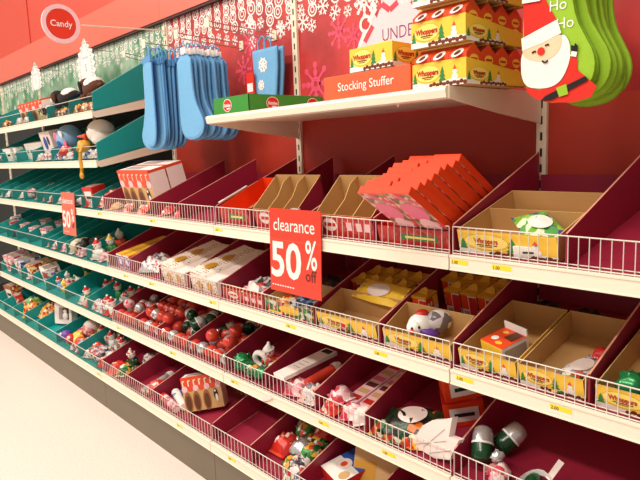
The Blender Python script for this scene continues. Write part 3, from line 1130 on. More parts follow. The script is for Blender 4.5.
for a, b in [((0.1873, 1.6848), (0.1927, 1.6889)), ((0.1927, 1.6889), (0.1981, 1.6869)), ((0.2217, 1.6978), (0.2269, 1.7006)), ((0.2269, 1.7006), (0.2321, 1.6986)), ((0.2144, 1.6631), (0.2224, 1.6572)), ((0.2224, 1.6572), (0.2302, 1.6622))]:
    pan.stroke(a[0], a[1], b[0], b[1], 0.0045, 'felt_black', AM, 0.0044)
a = (0.2114, 1.6862)
pan.disc(a[0], a[1], 0.0098, 0.0098, 'felt_red', AM, 0.0046)
for q in [(0.251, 1.777), (0.2694, 1.7323)]:
    pan.text('Ho', q[0], q[1], 0.036, 'felt_white', AM, 0.0012, bold=0.0)
o = pan.build('applique', front)
o['label'] = 'felt picture of a bearded man in a red hat, with two Ho words'
back0 = stocking('green stocking in the stack behind the bearded-man one', 'lime', 'lime_dark', False, 'green stockings stacked behind', prof=GREENP)
rnd = random.Random(3)
for i in range(10):
    o = back0 if i == 0 else dup(back0)
    o.matrix_world = Matrix.Translation((SX + 0.010 * rnd.uniform(-1, 1) + 0.003 * i, SY + 0.017 + 0.0175 * i, SZ + rnd.uniform(-0.012, 0.006))) @ Matrix.Rotation(rnd.uniform(-0.05, 0.05), 4, 'Y')
o = dup(back0, 'green stocking on the next peg, cut by the photo edge', 'green holiday stockings')
o.matrix_world = Matrix.Translation((0.70, 0.30, 1.99))

# blue stockings
def flake(t, k=1.0, y=-0.0085):
    F = frame((0, y, 0), (1, 0, 0), (0, 0, 1))
    for x, z, r in ((-0.01, -0.075, 0.036), (-0.03, -0.165, 0.026)):
        m = MB()
        snowflake(m, x, z, r, 'felt_white', F, arms=8, w=0.2)
        m.build('snowflake_applique', t)


b0 = stocking('pale blue stocking fanned out by the teal shelf', 'blue_felt', 'blue_edge', True, 'fanned blue stockings')
m = MB()
m.box(-0.07, 0.095, -0.0085, 0.006, -0.03, 0.0, 'blue_edge')
m.build('cuff', b0)
rnd = random.Random(8)
for i in range(8):
    o = b0 if i == 0 else dup(b0)
    o.matrix_world = Matrix.Translation((-1.966 + 0.004 * i + rnd.uniform(-0.008, 0.008), 0.118 + 0.021 * i, 1.962 + rnd.uniform(-0.014, 0.008))) @ Matrix.Rotation(rnd.uniform(-0.25, 0.03), 4, 'Z') @ Matrix.Rotation(rnd.uniform(-0.04, 0.06), 4, 'Y')
o = stocking('white stocking with a lime stripe hanging behind the blue ones', 'felt_white', 'felt_white', True, 'holiday stockings', 0.92)
m = MB()
m.box(-0.16, 0.06, -0.0098, 0.005, -0.395, -0.345, 'lime')
m.build('stripe', o)
o.matrix_world = Matrix.Translation((-2.03, 0.31, 1.968))
b1 = stocking('blue stocking hanging edge-on in the tight row', 'blue_felt', 'blue_edge', False, 'tight row of blue stockings', 0.90)
m = MB()
m.box(-0.02, 0.03, -0.012, -0.008, 0.0, 0.03, 'felt_white')
m.build('paper_tag', b1)
for i in range(9):
    o = b1 if i == 0 else dup(b1)
    o.matrix_world = Matrix.Translation((-1.690 + rnd.uniform(-0.01, 0.01), 0.175 + 0.026 * i, 1.948 + rnd.uniform(-0.01, 0.008))) @ Matrix.Rotation(rnd.uniform(-0.06, 0.1), 4, 'Z') @ Matrix.Rotation(rnd.uniform(-0.03, 0.05), 4, 'Y')
SHORTP = [(-0.098, 0), (0.098, 0), (0.094, -0.1), (0.082, -0.18), (0.068, -0.262), (0.02, -0.272), (-0.055, -0.270), (-0.070, -0.24), (-0.086, -0.16), (-0.094, -0.08)]
b2 = stocking('single blue stocking with a white snowflake above the green tray', 'blue_felt', 'blue_edge', False, 'holiday stockings', 1.0, prof=SHORTP)
flake(b2)
b2.matrix_world = Matrix.Translation((-1.345, 0.405, 1.945))
o = dup(b2, 'blue stocking just behind the single snowflake one', 'holiday stockings')
o.matrix_world = Matrix.Translation((-1.335, 0.432, 1.945))
m = MB()
m.box(-0.030, 0.030, -0.004, 0.0, -0.10, 0.0, 'felt_red')
m.box(-0.022, 0.022, -0.005, -0.004, -0.09, -0.05, 'white')
m.box(-0.03, 0.03, -0.004, 0.02, -0.2, -0.1, 'dark')
o = m.build('hang_tag')
tag(o, 'red and black hang tag beside the single snowflake stocking', 'tag')
put_abs(o, (-1.445, 0.385, 1.845))


# white lacy tree signs above the teal shelves
def tree_sign(x, y, zb, w, h, label, letter):
    t = thing('tree_sign', label, 'sign', 'white lacy tree signs')
    put_abs(t, (x, y, zb))
    F = frame((0, 0, 0), (1, 0, 0), (0, 0, 1))
    half = [(0.40, 0.0), (0.52, 0.05), (0.46, 0.11), (0.56, 0.18), (0.47, 0.27), (0.56, 0.36), (0.44, 0.44), (0.54, 0.54), (0.40, 0.60), (0.44, 0.70), (0.22, 0.74), (0.28, 0.82), (0.12, 0.86), (0.15, 0.92), (0.06, 0.94), (0.04, 1.0)]
    poly = [(a * w, b * h) for a, b in half] + [(-a * w, b * h) for a, b in half[::-1]]
    m = MB()
    m.prism(poly, -0.003, 0.003, 'graphic_white', F)
    m.build('board', t)
    m = MB()
    for a, b in half[::2]:
        for s in (-1, 1):
            m.ring(s * a * w * 0.8, b * h, 0.016, 0.004, 'grey', F, 0.0036, 10)
    m.text(letter, 0, h * 0.22, h * 0.26, 'grey', F, 0.004)
    m.stroke(-0.2 * w, h * 0.55, 0.2 * w, h * 0.55, h * 0.05, 'pink_pale', F, 0.004)
    m.build('ornament_print', t)
    m = MB()
    m.tube([(0, 0.003, h * 0.75), (0, DB - y - 0.001, h * 0.75)], 0.003, 'metal')
    m.build('wall_wire', t)


tree_sign(-4.33, 0.30, 2.045, 0.24, 0.215, 'smaller white lacy tree sign, deeper along the teal bays', 'S')
tree_sign(-3.245, 0.30, 2.00, 0.29, 0.275, 'larger white lacy tree sign beside the round candy sign', 'S')


# ------------------------------------------------------------------ kinds of goods
def tray(label, w, d, hf, hb, front=None, inner='tan_card', outer='tan_card', partitions=(), cross=(), group=None, edge='tan_edge'):
    t = thing('display_tray', label, 'tray', group)
    c = 0.0025
    m = MB()
    m.box(0, w, 0, d, 0, c, inner)
    m.box(0, w, 0, c, 0, hf, [inner, edge, outer, inner, inner, inner])
    m.box(0, w, d - c, d, 0, hb, [inner, edge, inner, outer, inner, inner])
    for x, o in ((0, outer), (w - c, outer)):
        m.prism([(0, 0), (d, 0), (d, hb), (0, hf)], 0, c, outer if x else inner, frame((x, 0, 0), (0, 1, 0), (0, 0, 1)), side=edge)
    # inside faces in plain board
    m.add([(c + 0.0004, c, 0.003), (c + 0.0004, d - c, 0.003), (c + 0.0004, d - c, hb - 0.002), (c + 0.0004, c, hf - 0.002)], [(0, 1, 2, 3)], inner)
    m.add([(w - c - 0.0004, c, 0.003), (w - c - 0.0004, d - c, 0.003), (w - c - 0.0004, d - c, hb - 0.002), (w - c - 0.0004, c, hf - 0.002)], [(3, 2, 1, 0)], inner)
    m.build('open_tray', t)
    for x in partitions:
        p = MB()
        p.prism([(c, c), (d - c, c), (d - c, hb - 0.003), (d * 0.72, hb * 0.9), (d * 0.45, hf + (hb - hf) * 0.35), (c, hf - 0.004)], -0.0012, 0.0012, inner, frame((x, 0, 0), (0, 1, 0), (0, 0, 1)), side=edge)
        p.build('partition', t)
    for y in cross:
        p = MB()
        hh = hf + (hb - hf) * y / d - 0.003
        p.box(c, w - c, y - 0.0012, y + 0.0012, c, hh, [inner, edge, inner, inner, inner, inner])
        p.build('partition', t)
    if front:
        p = MB()
        front(p, frame((0, -0.0004, 0), (1, 0, 0), (0, 0, 1)), w, hf)
        p.build('printed_front', t)
    return t


def red_front(m, M, w, h):
    m.flat([(0, 0), (w, 0), (w, h), (0, h)], 'print_red', M, 0.0003)
    m.disc(w * 0.25, h * 0.55, w * 0.13, h * 0.30, 'paper', M, 0.0006, 16)
    m.stroke(w * 0.15, h * 0.55, w * 0.35, h * 0.55, h * 0.16, 'red', M, 0.0009)
    for x in (0.55, 0.72, 0.86):
        m.box(w * x, w * x + w * 0.09, h * 0.35, h * 0.7, 0.0004, 0.0008, 'pink_pale', M)


def green_label_front(m, M, w, h):
    m.flat([(0, 0), (w, 0), (w, h), (0, h)], 'print_red', M, 0.0003)
    m.flat([(w * 0.35, h * 0.35), (w * 0.85, h * 0.35), (w * 0.85, h * 0.65), (w * 0.35, h * 0.65)], 'green', M, 0.0006)
    m.stroke(w * 0.4, h * 0.5, w * 0.8, h * 0.5, h * 0.12, 'yellow_pale', M, 0.0009)


def green_front(m, M, w, h):
    m.flat([(0, 0), (w, 0), (w, h), (0, h)], 'mix_green', M, 0.0003)
    m.disc(w * 0.5, h * 0.5, w * 0.22, h * 0.3, 'yellow', M, 0.0006, 16)


def dot_front(m, M, w, h):
    m.flat([(0, 0), (w, 0), (w, h), (0, h)], 'dotted', M, 0.0003)
    m.disc(w * 0.5, h * 0.5, w * 0.22, h * 0.3, 'gold', M, 0.0006, 16)


def bag(label, w, l, t, film, name='candy_bag', group=None, seal=None, noise=0.25, seed=1, panel=None):
    """a soft pillow packet lying flat: puffed body, a crimped seal at both ends, maybe a printed panel"""
    r = thing(name, label, 'bag' if 'bag' in name else 'packet', group)
    rnd = random.Random(seed)
    nx, ny = 9, 11
    top, bot = [], []
    for j in range(ny + 1):
        v = j / ny * 2 - 1
        for i in range(nx + 1):
            u = i / nx * 2 - 1
            p = max(0, (1 - abs(u) ** 2.4)) ** 0.6 * max(0, (1 - abs(v) ** 2.6)) ** 0.6
            x, y = u * w / 2 * (1 - 0.05 * abs(v)), v * l / 2
            z = t * p * (1 + noise * rnd.uniform(-1, 1))
            top.append((x, y, t * 0.16 + z * 0.84))
            bot.append((x, y, t * 0.16 * (1 - p)))
    vs = top + bot
    k = len(top)
    fs = []
    for j in range(ny):
        for i in range(nx):
            a = j * (nx + 1) + i
            fs.append((a, a + 1, a + nx + 2, a + nx + 1))
            fs.append((k + a, k + a + nx + 1, k + a + nx + 2, k + a + 1))
    m = MB()
    m.add(vs, fs, film, None, True)
    m.build('body', r)
    for e in (-1, 1):
        s = MB()
        n = 12
        vs = []
        for q in range(n + 1):
            x = (q / n * 2 - 1) * w / 2 * 0.96
            dz = 0.0015 * (q % 2)
            vs += [(x, e * l / 2 * 0.985, t * 0.16 + dz), (x, e * (l / 2 + 0.012), t * 0.16 + dz)]
        s.add(vs, [(2 * q, 2 * q + 2, 2 * q + 3, 2 * q + 1) for q in range(n)], seal or film)
        s.build('crimped_seal', r)
    if panel:
        q = MB()
        vs, fs = [], []
        for a in range(25):
            if a == 24:
                x = y = 0
            else:
                th = 2 * PI * a / 24
                x, y = 0.30 * w * math.cos(th), 0.26 * l * math.sin(th)
            u, v = 2 * x / w, 2 * y / l
            p = (1 - abs(u) ** 2.4) ** 0.6 * (1 - abs(v) ** 2.6) ** 0.6
            vs.append((x, y, t * 0.16 + t * p * 0.84 * (1 + noise * 0.5) + 0.002))
        q.add(vs, [(a, (a + 1) % 24, 24) for a in range(24)], panel)
        q.build('printed_panel', r)
    return r


def ornament(label, r, lower, upper, group=None, name='candy_ornament', cap='silver'):
    t = thing(name, label, 'ornament', group)
    m = MB()
    m.ell((0, 0, r), r, r, r * 1.04, lower, 18, 12, split=0.5, mt2=upper)
    m.build('globe', t)
    m = MB()
    m.cyl((0, 0, 2.02 * r), (0, 0, 2.22 * r), r * 0.30, r * 0.26, cap, 10)
    pts = [(r * 0.14 * math.cos(a), 0, 2.22 * r + r * 0.14 + r * 0.14 * math.sin(a)) for a in [i * PI / 4 for i in range(9)]]
    m.tube(pts, r * 0.035, cap, 5)
    m.build('cap', t)
    return t


def capsule(label, r, l, a, b, group=None, name='candy_capsule', band='white'):
    """a plump two-colour plastic container standing on its end"""
    t = thing(name, label, 'container', group)
    m = MB()
    prof = [(0.0, 0.0), (r * 0.7, 0.002), (r * 0.95, l * 0.08), (r, l * 0.25), (r, l * 0.5)]
    m.lathe(prof, a, 16)
    m.build('cup', t)
    m = MB()
    m.lathe([(r * 1.01, l * 0.5), (r * 1.0, l * 0.72), (r * 0.85, l * 0.90), (r * 0.45, l * 0.985), (0, l)], b, 16)
    m.build('lid', t)
    m = MB()
    m.lathe([(r * 1.03, l * 0.47), (r * 1.05, l * 0.5), (r * 1.03, l * 0.53)], band, 16)
    m.build('band', t)
    return t


def tube_toy(label, r, l, body, cap, group=None, name='candy_tube'):
    """a lying tube along y with a cap at the far end"""
    t = thing(name, label, 'tube', group)
    m = MB()
    m.cyl((0, -l / 2, r), (0, l / 2, r), r, r, body, 14)
    m.build('body', t)
    m = MB()
    m.cyl((0, l / 2, r), (0, l / 2 + r * 0.9, r), r * 1.12, r * 1.12, cap, 14)
    m.ell((0, l / 2 + r * 1.25, r), r * 0.9, r * 0.7, r * 0.9, cap, 12, 8)
    m.build('cap', t)
    return t


def figure(label, h, coat, head, hat, group=None, name='toy_figure'):
    t = thing(name, label, 'toy', group)
    r = h * 0.25
    m = MB()
    m.lathe([(0, 0), (r * 0.95, 0.002), (r * 1.1, h * 0.15), (r, h * 0.35), (r * 0.6, h * 0.5), (0, h * 0.54)], coat, 14)
    for s in (-1, 1):
        m.ell((s * r * 1.0, -r * 0.25, h * 0.33), r * 0.38, r * 0.38, h * 0.13, coat, 10, 6)
    m.build('body', t)
    m = MB()
    m.ell((0, 0, h * 0.64), r * 0.8, r * 0.8, h * 0.17, head, 14, 10)
    for s in (-1, 1):
        m.ell((s * r * 0.3, -r * 0.74, h * 0.68), r * 0.1, r * 0.1, r * 0.12, 'black', 8, 5)
    m.ell((0, -r * 0.86, h * 0.62), r * 0.13, r * 0.2, r * 0.13, 'orange', 8, 5)
    m.build('head', t)
    m = MB()
    m.cyl((0, 0, h * 0.735), (0, 0, h * 0.765), r * 0.85, r * 0.85, 'white', 14)
    m.cyl((0, 0, h * 0.765), (r * 0.2, 0, h * 0.96), r * 0.72, r * 0.18, hat, 14)
    m.ell((r * 0.22, 0, h * 0.97), r * 0.24, r * 0.24, r * 0.24, 'white', 10, 6)
    m.build('hat', t)
    return t


def small_box(label, w, d, h, side, top, group=None, deco=None, name='candy_box', front=None):
    t = thing(name, label, 'box', group)
    m = MB()
    m.box(-w / 2, w / 2, 0, d, 0, h, [side, top, front or side, side, side, side])
    m.build('carton', t, bevel=0.0012)
    p = MB()
    if deco:
        deco(p, w, d, h)
    else:
        p.box(-w * 0.36, w * 0.36, d * 0.18, d * 0.82, h, h + 0.0005, 'grey_print')
        p.box(-w * 0.36, w * 0.36, -0.0005, 0.0, h * 0.2, h * 0.8, 'white')
        p.stroke(-w * 0.25, h * 0.5, w * 0.25, h * 0.5, h * 0.16, 'dark', frame((0, -0.0006, 0), (1, 0, 0), (0, 0, 1)))
    p.build('label_print', t)
    return t


def kit_box(label, w, d, h, group=None):
    """gingerbread kit carton: orange icing along the top of the front, arches and a small black and white bird"""
    t = thing('gingerbread_kit', label, 'box', group)
    m = MB()
    m.box(0, w, 0, d, 0, h, ['paper', 'paper', 'tan_paper', 'paper', 'paper', 'paper'])
    m.build('carton', t, bevel=0.0015)
    p = MB()
    F = frame((0, -0.0004, 0), (1, 0, 0), (0, 0, 1))
    p.flat([(0, h * 0.66), (w, h * 0.66), (w, h), (0, h)], 'orange', F, 0.0003)
    n = 7
    for i in range(n):
        p.disc(w * (i + 0.5) / n, h * 0.665, w / n * 0.5, h * 0.09, 'orange' if i % 2 else 'pink_pale', F, 0.0006, 12)
        p.stroke(w * (i + 0.3) / n, h * 0.74, w * (i + 0.3) / n, h * 0.9, 0.006, 'cream', F, 0.0008)
        p.stroke(w * (i + 0.3) / n, h * 0.9, w * (i + 0.65) / n, h * 0.9, 0.006, 'cream', F, 0.0008)
    for x in (0.12, 0.34, 0.60):
        p.disc(w * x, h * 0.28, w * 0.10, h * 0.30, 'cookie', F, 0.0006, 18)
        p.disc(w * x, h * 0.26, w * 0.07, h * 0.22, 'brown', F, 0.0009, 18)
    p.disc(w * 0.84, h * 0.40, w * 0.055, h * 0.17, 'black', F, 0.0006, 16)
    p.disc(w * 0.85, h * 0.30, w * 0.034, h * 0.11, 'white', F, 0.0009, 12)
    p.disc(w * 0.83, h * 0.50, w * 0.02, h * 0.04, 'white', F, 0.001, 8)
    p.box(w * 0.10, w * 0.60, d * 0.25, d * 0.85, h, h + 0.0006, 'grey_print')
    p.box(0, w, 0, d * 0.12, h, h + 0.0007, 'orange')
    p.box(w, w + 0.0006, 0, d, h * 0.93, h, 'orange')
    p.build('printed_face', t)
    return t


def foil(label, w, l, t, film, seed=2, name='foil_wrapper', group=None):
    """crumpled clear or foil wrapping with a folded top"""
    r = thing(name, label, 'wrapper', group)
    m = MB()
    m.ell((0, 0, t * 0.5), w / 2, l / 2, t / 2, film, 14, 9, wob=0.16, seed=seed)
    m.build('body', r)
    s = MB()
    rnd = random.Random(seed)
    vs = []
    for q in range(9):
        x = (q / 8 * 2 - 1) * w * 0.32
        vs += [(x * 0.5, l * 0.42, t * 0.5 + rnd.uniform(-0.006, 0.006)), (x, l * 0.64 + rnd.uniform(-0.008, 0.008), t * 0.62 + rnd.uniform(-0.010, 0.010))]
    s.add(vs, [(2 * q, 2 * q + 2, 2 * q + 3, 2 * q + 1) for q in range(8)], film)
    s.build('twisted_end', r)
    return r


def plush(label, body, patch_m, L, group=None):
    """a soft toy dog lying on its belly, head to -x"""
    t = thing('plush_dog', label, 'soft toy', group)
    m = MB()
    m.ell((0, 0, L * 0.22), L * 0.40, L * 0.24, L * 0.22, body, 16, 10, wob=0.03)
    for x in (-0.30, 0.30):
        for y in (-0.2, 0.2):
            m.ell((x * L, y * L, L * 0.08), L * 0.13, L * 0.08, L * 0.08, body, 10, 6)
    m.ell((0.46 * L, 0, L * 0.26), L * 0.14, L * 0.05, L * 0.05, body, 8, 6)
    m.build('body', t)
    m = MB()
    m.ell((0.05 * L, 0, L * 0.33), L * 0.24, L * 0.21, L * 0.14, patch_m, 14, 8)
    m.build('back_patch', t)
    m = MB()
    m.ell((-0.46 * L, 0, L * 0.30), L * 0.19, L * 0.18, L * 0.18, body, 14, 10)
    m.ell((-0.62 * L, -0.02 * L, L * 0.25), L * 0.11, L * 0.10, L * 0.09, patch_m, 10, 8)
    m.ell((-0.72 * L, -0.02 * L, L * 0.27), L * 0.03, L * 0.03, L * 0.025, 'black', 8, 6)
    for y in (-0.09, 0.09):
        m.ell((-0.60 * L, y * L, L * 0.37), L * 0.025, L * 0.025, L * 0.03, 'black', 8, 6)
    m.build('head', t)
    for y in (-0.17, 0.17):
        e = MB()
        e.ell((-0.42 * L, y * L, L * 0.32), L * 0.09, L * 0.035, L * 0.13, 'brown_fur' if body != 'brown_fur' else 'black_fur', 10, 6)
        e.build('ear', t)
    return t


# ------------------------------------------------------------------ waist-high shelf (S2)
S = 'S2'
o = tray('wide tan tray with yellow printed front in the bay under the green stockings', 0.286, 0.29, 0.066, 0.086, candy_print, outer='tan_card', cross=(0.16,))
put(o, (0.014, 0.014), S)
o = bag('green and purple gummy packet lying in the wide tan tray', 0.10, 0.13, 0.022, 'mix_lime', panel='white')
put(o, (0.215, 0.088), S, 0.9, 0.055, 0.22)
o = small_box('white flat carton lying at the front of the wide tan tray', 0.10, 0.055, 0.03, 'white', 'white')
put(o, (0.233, 0.014), S, 0.15, 0.0055)

# slumped row of orange boxes, two columns of eight
bx = None
for k in range(8):
    for c in range(2):
        if bx is None:
            bx = thing('candy_box', '', 'box')
            m = MB()
            m.box(0, 0.094, 0, 0.0245, 0, 0.27, ['orange_box', 'orange_box', 'pattern_pink', 'orange_box', 'orange_box', 'orange_box'])
            m.build('carton', bx, bevel=0.001)
            p = MB()
            F = frame((0, -0.0004, 0), (1, 0, 0), (0, 0, 1))
            p.disc(0.047, 0.17, 0.038, 0.05, 'pink', F, 0.0003, 18)
            p.disc(0.047, 0.08, 0.033, 0.05, 'pink_pale', F, 0.0003, 18)
            p.box(0.002, 0.092, 0.002, 0.0225, 0.27, 0.2706, 'orange_box')
            p.build('printed_face', bx)
            o = bx
        else:
            o = dup(bx)
        o['label'] = 'orange box in the slumped row, %s column' % ('divider-side' if c else 'tray-side')
        o['group'] = 'slumped row of orange boxes'
        y0, z0 = 0.079 + 0.0300 * k, 1.1925 + 0.0112 * k
        lean = math.atan2(0.151, 0.10)
        o.matrix_world = Matrix.Translation((-0.209 + 0.0965 * c + 0.003 * math.sin(k * 2.1), y0, z0)) @ Matrix.Rotation(lean, 4, 'X') @ Matrix.Translation((0, 0, 0.006 * math.sin(k * 1.7 + c)))
o = tray('low red printed tray under the slumped orange boxes', 0.27, 0.045, 0.058, 0.058, green_label_front, inner='red', outer='red', edge='red')
put(o, (-0.285, 0.012), S)

o = tray('tan three-slot display just past the large clearance sign', 0.268, 0.15, 0.078, 0.172, red_front, outer='burgundy', partitions=(0.089, 0.178))
put(o, (-0.578, 0.013), S)
o = tray('tan three-slot display partly behind the large clearance sign', 0.268, 0.15, 0.078, 0.172, red_front, outer='burgundy', partitions=(0.089, 0.178))
put(o, (-0.950, 0.013), S)
o = bag('clear crumpled bag in the gap between the tan slot displays', 0.07, 0.22, 0.03, 'mix_silver')
put(o, (-0.642, 0.16), S, -0.12)
o = tray('empty bright red tray with a green packet at its front', 0.215, 0.26, 0.072, 0.125, green_label_front, inner='orange_box', outer='red', edge='red')
put(o, (-1.205, 0.013), S)
o = bag('green and white packet sticking out of the bright red tray', 0.05, 0.12, 0.014, 'mix_lime', 'candy_packet')
put(o, (-0.976, -0.017), S, -0.6, 0.055, 0.35)
o = small_box('white paper strip propped on the burgundy divider', 0.012, 0.16, 0.004, 'white', 'white', name='paper_strip')
put(o, (-1.2225, 0.03), S, 0.0, 0.0855, 0.16, free=True)

for i, dy in enumerate((0.0, 0.098)):
    o = kit_box(['front gingerbread kit carton with orange icing print and brown arches', 'rear gingerbread kit carton right behind its twin'][i], 0.37, 0.095, 0.218, 'gingerbread kit cartons')
    put(o, (-2.215, 0.062 + dy * 1.02), S)
PK = [(172, 199, 'mix_red', 0.10), (180, 202, 'mix_red', 0.08), (150, 201, 'mix_red', 0.10), (141, 200, 'mix_red', 0.08)]
for px in ((-1.77, 0.08), (-1.66, 0.17), (-1.62, 0.06)):
    o = bag('shiny red candy packet in the bin past the gingerbread kits', 0.07, 0.09, 0.03, 'mix_red', 'candy_packet', 'red candy packets', seed=int(px[0] * -100))
    put(o, px, S, px[1] * 9)
for px in ((-1.98, 0.018), (-2.16, 0.018)):
    o = bag('flat red packet standing before the gingerbread kits', 0.09, 0.055, 0.02, 'mix_red', 'candy_packet', 'flat red packets', seed=5)
    put(o, px, S, 0.1, 0.012, 0.5)
o = bag('tan bow-shaped packet beside the gingerbread kits', 0.08, 0.06, 0.03, 'tan_paper', 'candy_packet')
put(o, (-2.36, 0.06), S, 0.3)

# ------------------------------------------------------------------ middle shelf (S3)
S = 'S3'
R3 = [(0.016, 0.178, 'with a white carton inside'), (0.203, 0.170, 'holding a frosted bag'), (0.402, 0.20, 'holding green foil')]
for x, w, s in R3:
    o = tray('long tan tray %s, yellow printed front, under green stockings' % s, w, 0.29, 0.058, 0.076, candy_print, outer='yellow', group='long tan trays')
    put(o, (x, 0.013), S)


def carton_deco(p, w, d, h):
    p.box(-w / 2 - 0.0005, w / 2 + 0.0005, 0.002, d - 0.002, h, h + 0.001, 'orange')
    F = frame((0, 0, h + 0.001), (1, 0, 0), (0, 1, 0))
    p.disc(-w * 0.22, d * 0.35, w * 0.13, w * 0.13, 'white', F, 0.0005, 14)
    p.disc(w * 0.12, d * 0.2, w * 0.14, w * 0.09, 'yellow', F, 0.0005, 12)
    p.disc(-w * 0.2, d * 0.75, w * 0.12, w * 0.08, 'yellow', F, 0.0005, 12)
    p.flat([(-w * 0.02, d * 0.5), (w * 0.4, d * 0.45), (w * 0.42, d * 0.9), (w * 0.05, d * 0.95)], 'brown', F, 0.0006)
    p.box(w / 2, w / 2 + 0.0006, d * 0.1, d * 0.9, h * 0.1, h * 0.85, 'grey_print')
    p.box(-w / 2 - 0.0006, -w / 2, d * 0.1, d * 0.9, h * 0.1, h * 0.85, 'yellow')
    p.box(-w * 0.5, w * 0.5, d - 0.004, d, h, h + 0.022, 'white')


o = small_box('white carton with orange printed top lying in a long tan tray', 0.085, 0.095, 0.068, 'white', 'orange', deco=carton_deco, front='yellow')
put(o, (0.10, 0.06), S, -0.28, 0.0032)
o = bag('frosted white bag with red top lying in the long tan tray', 0.085, 0.13, 0.02, 'mix_silver', panel='paper')
put(o, (0.315, 0.135), S, -0.3, 0.0042)
o = bag('red sliver of a packet behind the frosted bag', 0.05, 0.035, 0.02, 'red', 'candy_packet')
put(o, (0.325, 0.225), S, 0.2, 0.0042)
o = bag('red green and white packet at the front of the tan tray', 0.085, 0.06, 0.03, 'mix_green', 'candy_packet')
put(o, (0.320, 0.045), S, 0.3, 0.0042)
o = foil('green foil wrapped bell in the tray at the photo edge', 0.065, 0.075, 0.075, 'green_foil')
put(o, (0.462, 0.07), S, 0, 0.0042)
o = foil('clear wrapped sweet beside the green foil bell', 0.06, 0.06, 0.05, 'mix_silver', 4)
put(o, (0.535, 0.06), S, 0.6, 0.0042)
for i, x in enumerate((0.06, 0.20)):
    o = bag('dark crumpled bag lying behind the long tan trays', 0.12, 0.09, 0.035, 'mix_dark', group='dark bags behind the trays', seed=i + 4)
    put(o, (x, 0.38), S, 1.4)

o = tray('short tan tray holding a purple and white toy', 0.262, 0.13, 0.058, 0.092, candy_print, group='short tan trays')
put(o, (-0.273, 0.013), S)
o = tray('short tan tray beneath the corner of the clearance sign', 0.288, 0.135, 0.058, 0.090, candy_print, group='short tan trays')
put(o, (-0.592, 0.013), S)
t = thing('candy_toy', 'round white penguin-like candy toy with purple scarf and red cap', 'toy')
m = MB()
m.ell((0, 0, 0.032), 0.034, 0.030, 0.032, 'white_gloss', 16, 12)
m.ell((0.045, 0.0, 0.036), 0.036, 0.026, 0.030, 'mix_silver', 14, 10)
m.build('body', t)
m = MB()
m.ell((-0.014, -0.012, 0.034), 0.023, 0.022, 0.023, 'white_gloss', 14, 10)
m.ell((-0.024, -0.030, 0.034), 0.008, 0.010, 0.006, 'orange', 8, 6)
for s in (-1, 1):
    m.ell((-0.014 + 0.009 * s, -0.031, 0.042), 0.0032, 0.003, 0.004, 'black', 8, 6)
m.build('head', t)
m = MB()
m.ell((0.004, -0.006, 0.026), 0.034, 0.035, 0.013, 'purple', 16, 6, Matrix.Rotation(0.5, 4, 'Y'))
m.build('scarf', t)
m = MB()
m.ell((0.008, 0.008, 0.060), 0.018, 0.016, 0.010, 'red', 12, 6)
m.build('cap', t)
put(t, (-0.170, 0.085), S, 0.75, 0.020)
t.matrix_world = t.matrix_world @ Matrix.Scale(1.22, 4)
o = foil('small red and white sweet showing over the yellow tray front', 0.06, 0.045, 0.04, 'mix_red', 6)
put(o, (-0.455, 0.04), S, 0.3, 0.0042)
# lidded cartons standing behind the short trays
def lid_carton(label, group):
    t = thing('candy_carton', label, 'carton', group)
    w, d, h = 0.056, 0.060, 0.090
    m = MB()
    m.box(0, w, 0, d, 0, h, ['white', 'yellow', 'white', 'white', 'white', 'white'])
    m.build('carton', t)
    p = MB()
    F = frame((0, -0.0004, 0), (1, 0, 0), (0, 0, 1))
    p.flat([(0.0, h * 0.45), (w * 0.45, h * 0.45), (w * 0.45, h), (0.0, h)], 'orange_box', F, 0.0003)
    p.flat([(w * 0.50, h * 0.25), (w, h * 0.25), (w, h * 0.95), (w * 0.50, h * 0.95)], 'red', F, 0.0003)
    p.flat([(w * 0.08, h * 0.06), (w * 0.45, h * 0.06), (w * 0.45, h * 0.38), (w * 0.08, h * 0.38)], 'grey_print', F, 0.0004)
    p.flat([(w * 0.6, h * 0.02), (w * 0.95, h * 0.02), (w * 0.8, h * 0.22)], 'green', F, 0.0004)
    p.build('printed_face', t)
    p = MB()
    F = frame((w + 0.0004, 0, 0), (0, 1, 0), (0, 0, 1))
    p.flat([(0, h * 0.45), (d * 0.6, h * 0.45), (d * 0.6, h), (0, h)], 'orange_box', F, 0.0003)
    p.flat([(d * 0.6, h * 0.6), (d, h * 0.6), (d, h), (d * 0.6, h)], 'yellow', F, 0.0003)
    for i in range(2):
        p.disc(d * (0.18 + 0.25 * i), h * 0.75, d * 0.08, h * 0.09, 'paper', F, 0.0006, 10)
    p.flat([(d * 0.15, h * 0.06), (d * 0.55, h * 0.06), (d * 0.55, h * 0.38), (d * 0.15, h * 0.38)], 'grey_print', F, 0.0004)
    p.build('printed_face', t)
    m = MB()
    m.box(-0.002, w + 0.002, -0.002, d + 0.002, h, h + 0.008, 'gold')
    m.prism([(0.008, 0), (0.014, 0.018), (0.028, 0.026), (0.042, 0.018), (0.048, 0)], -0.001, 0.001, 'gold', frame((0, d * 0.4, h + 0.008), (1, 0, 0), (0, 0.8, 0.6)))
    m.build('tan_lid', t)
    return t


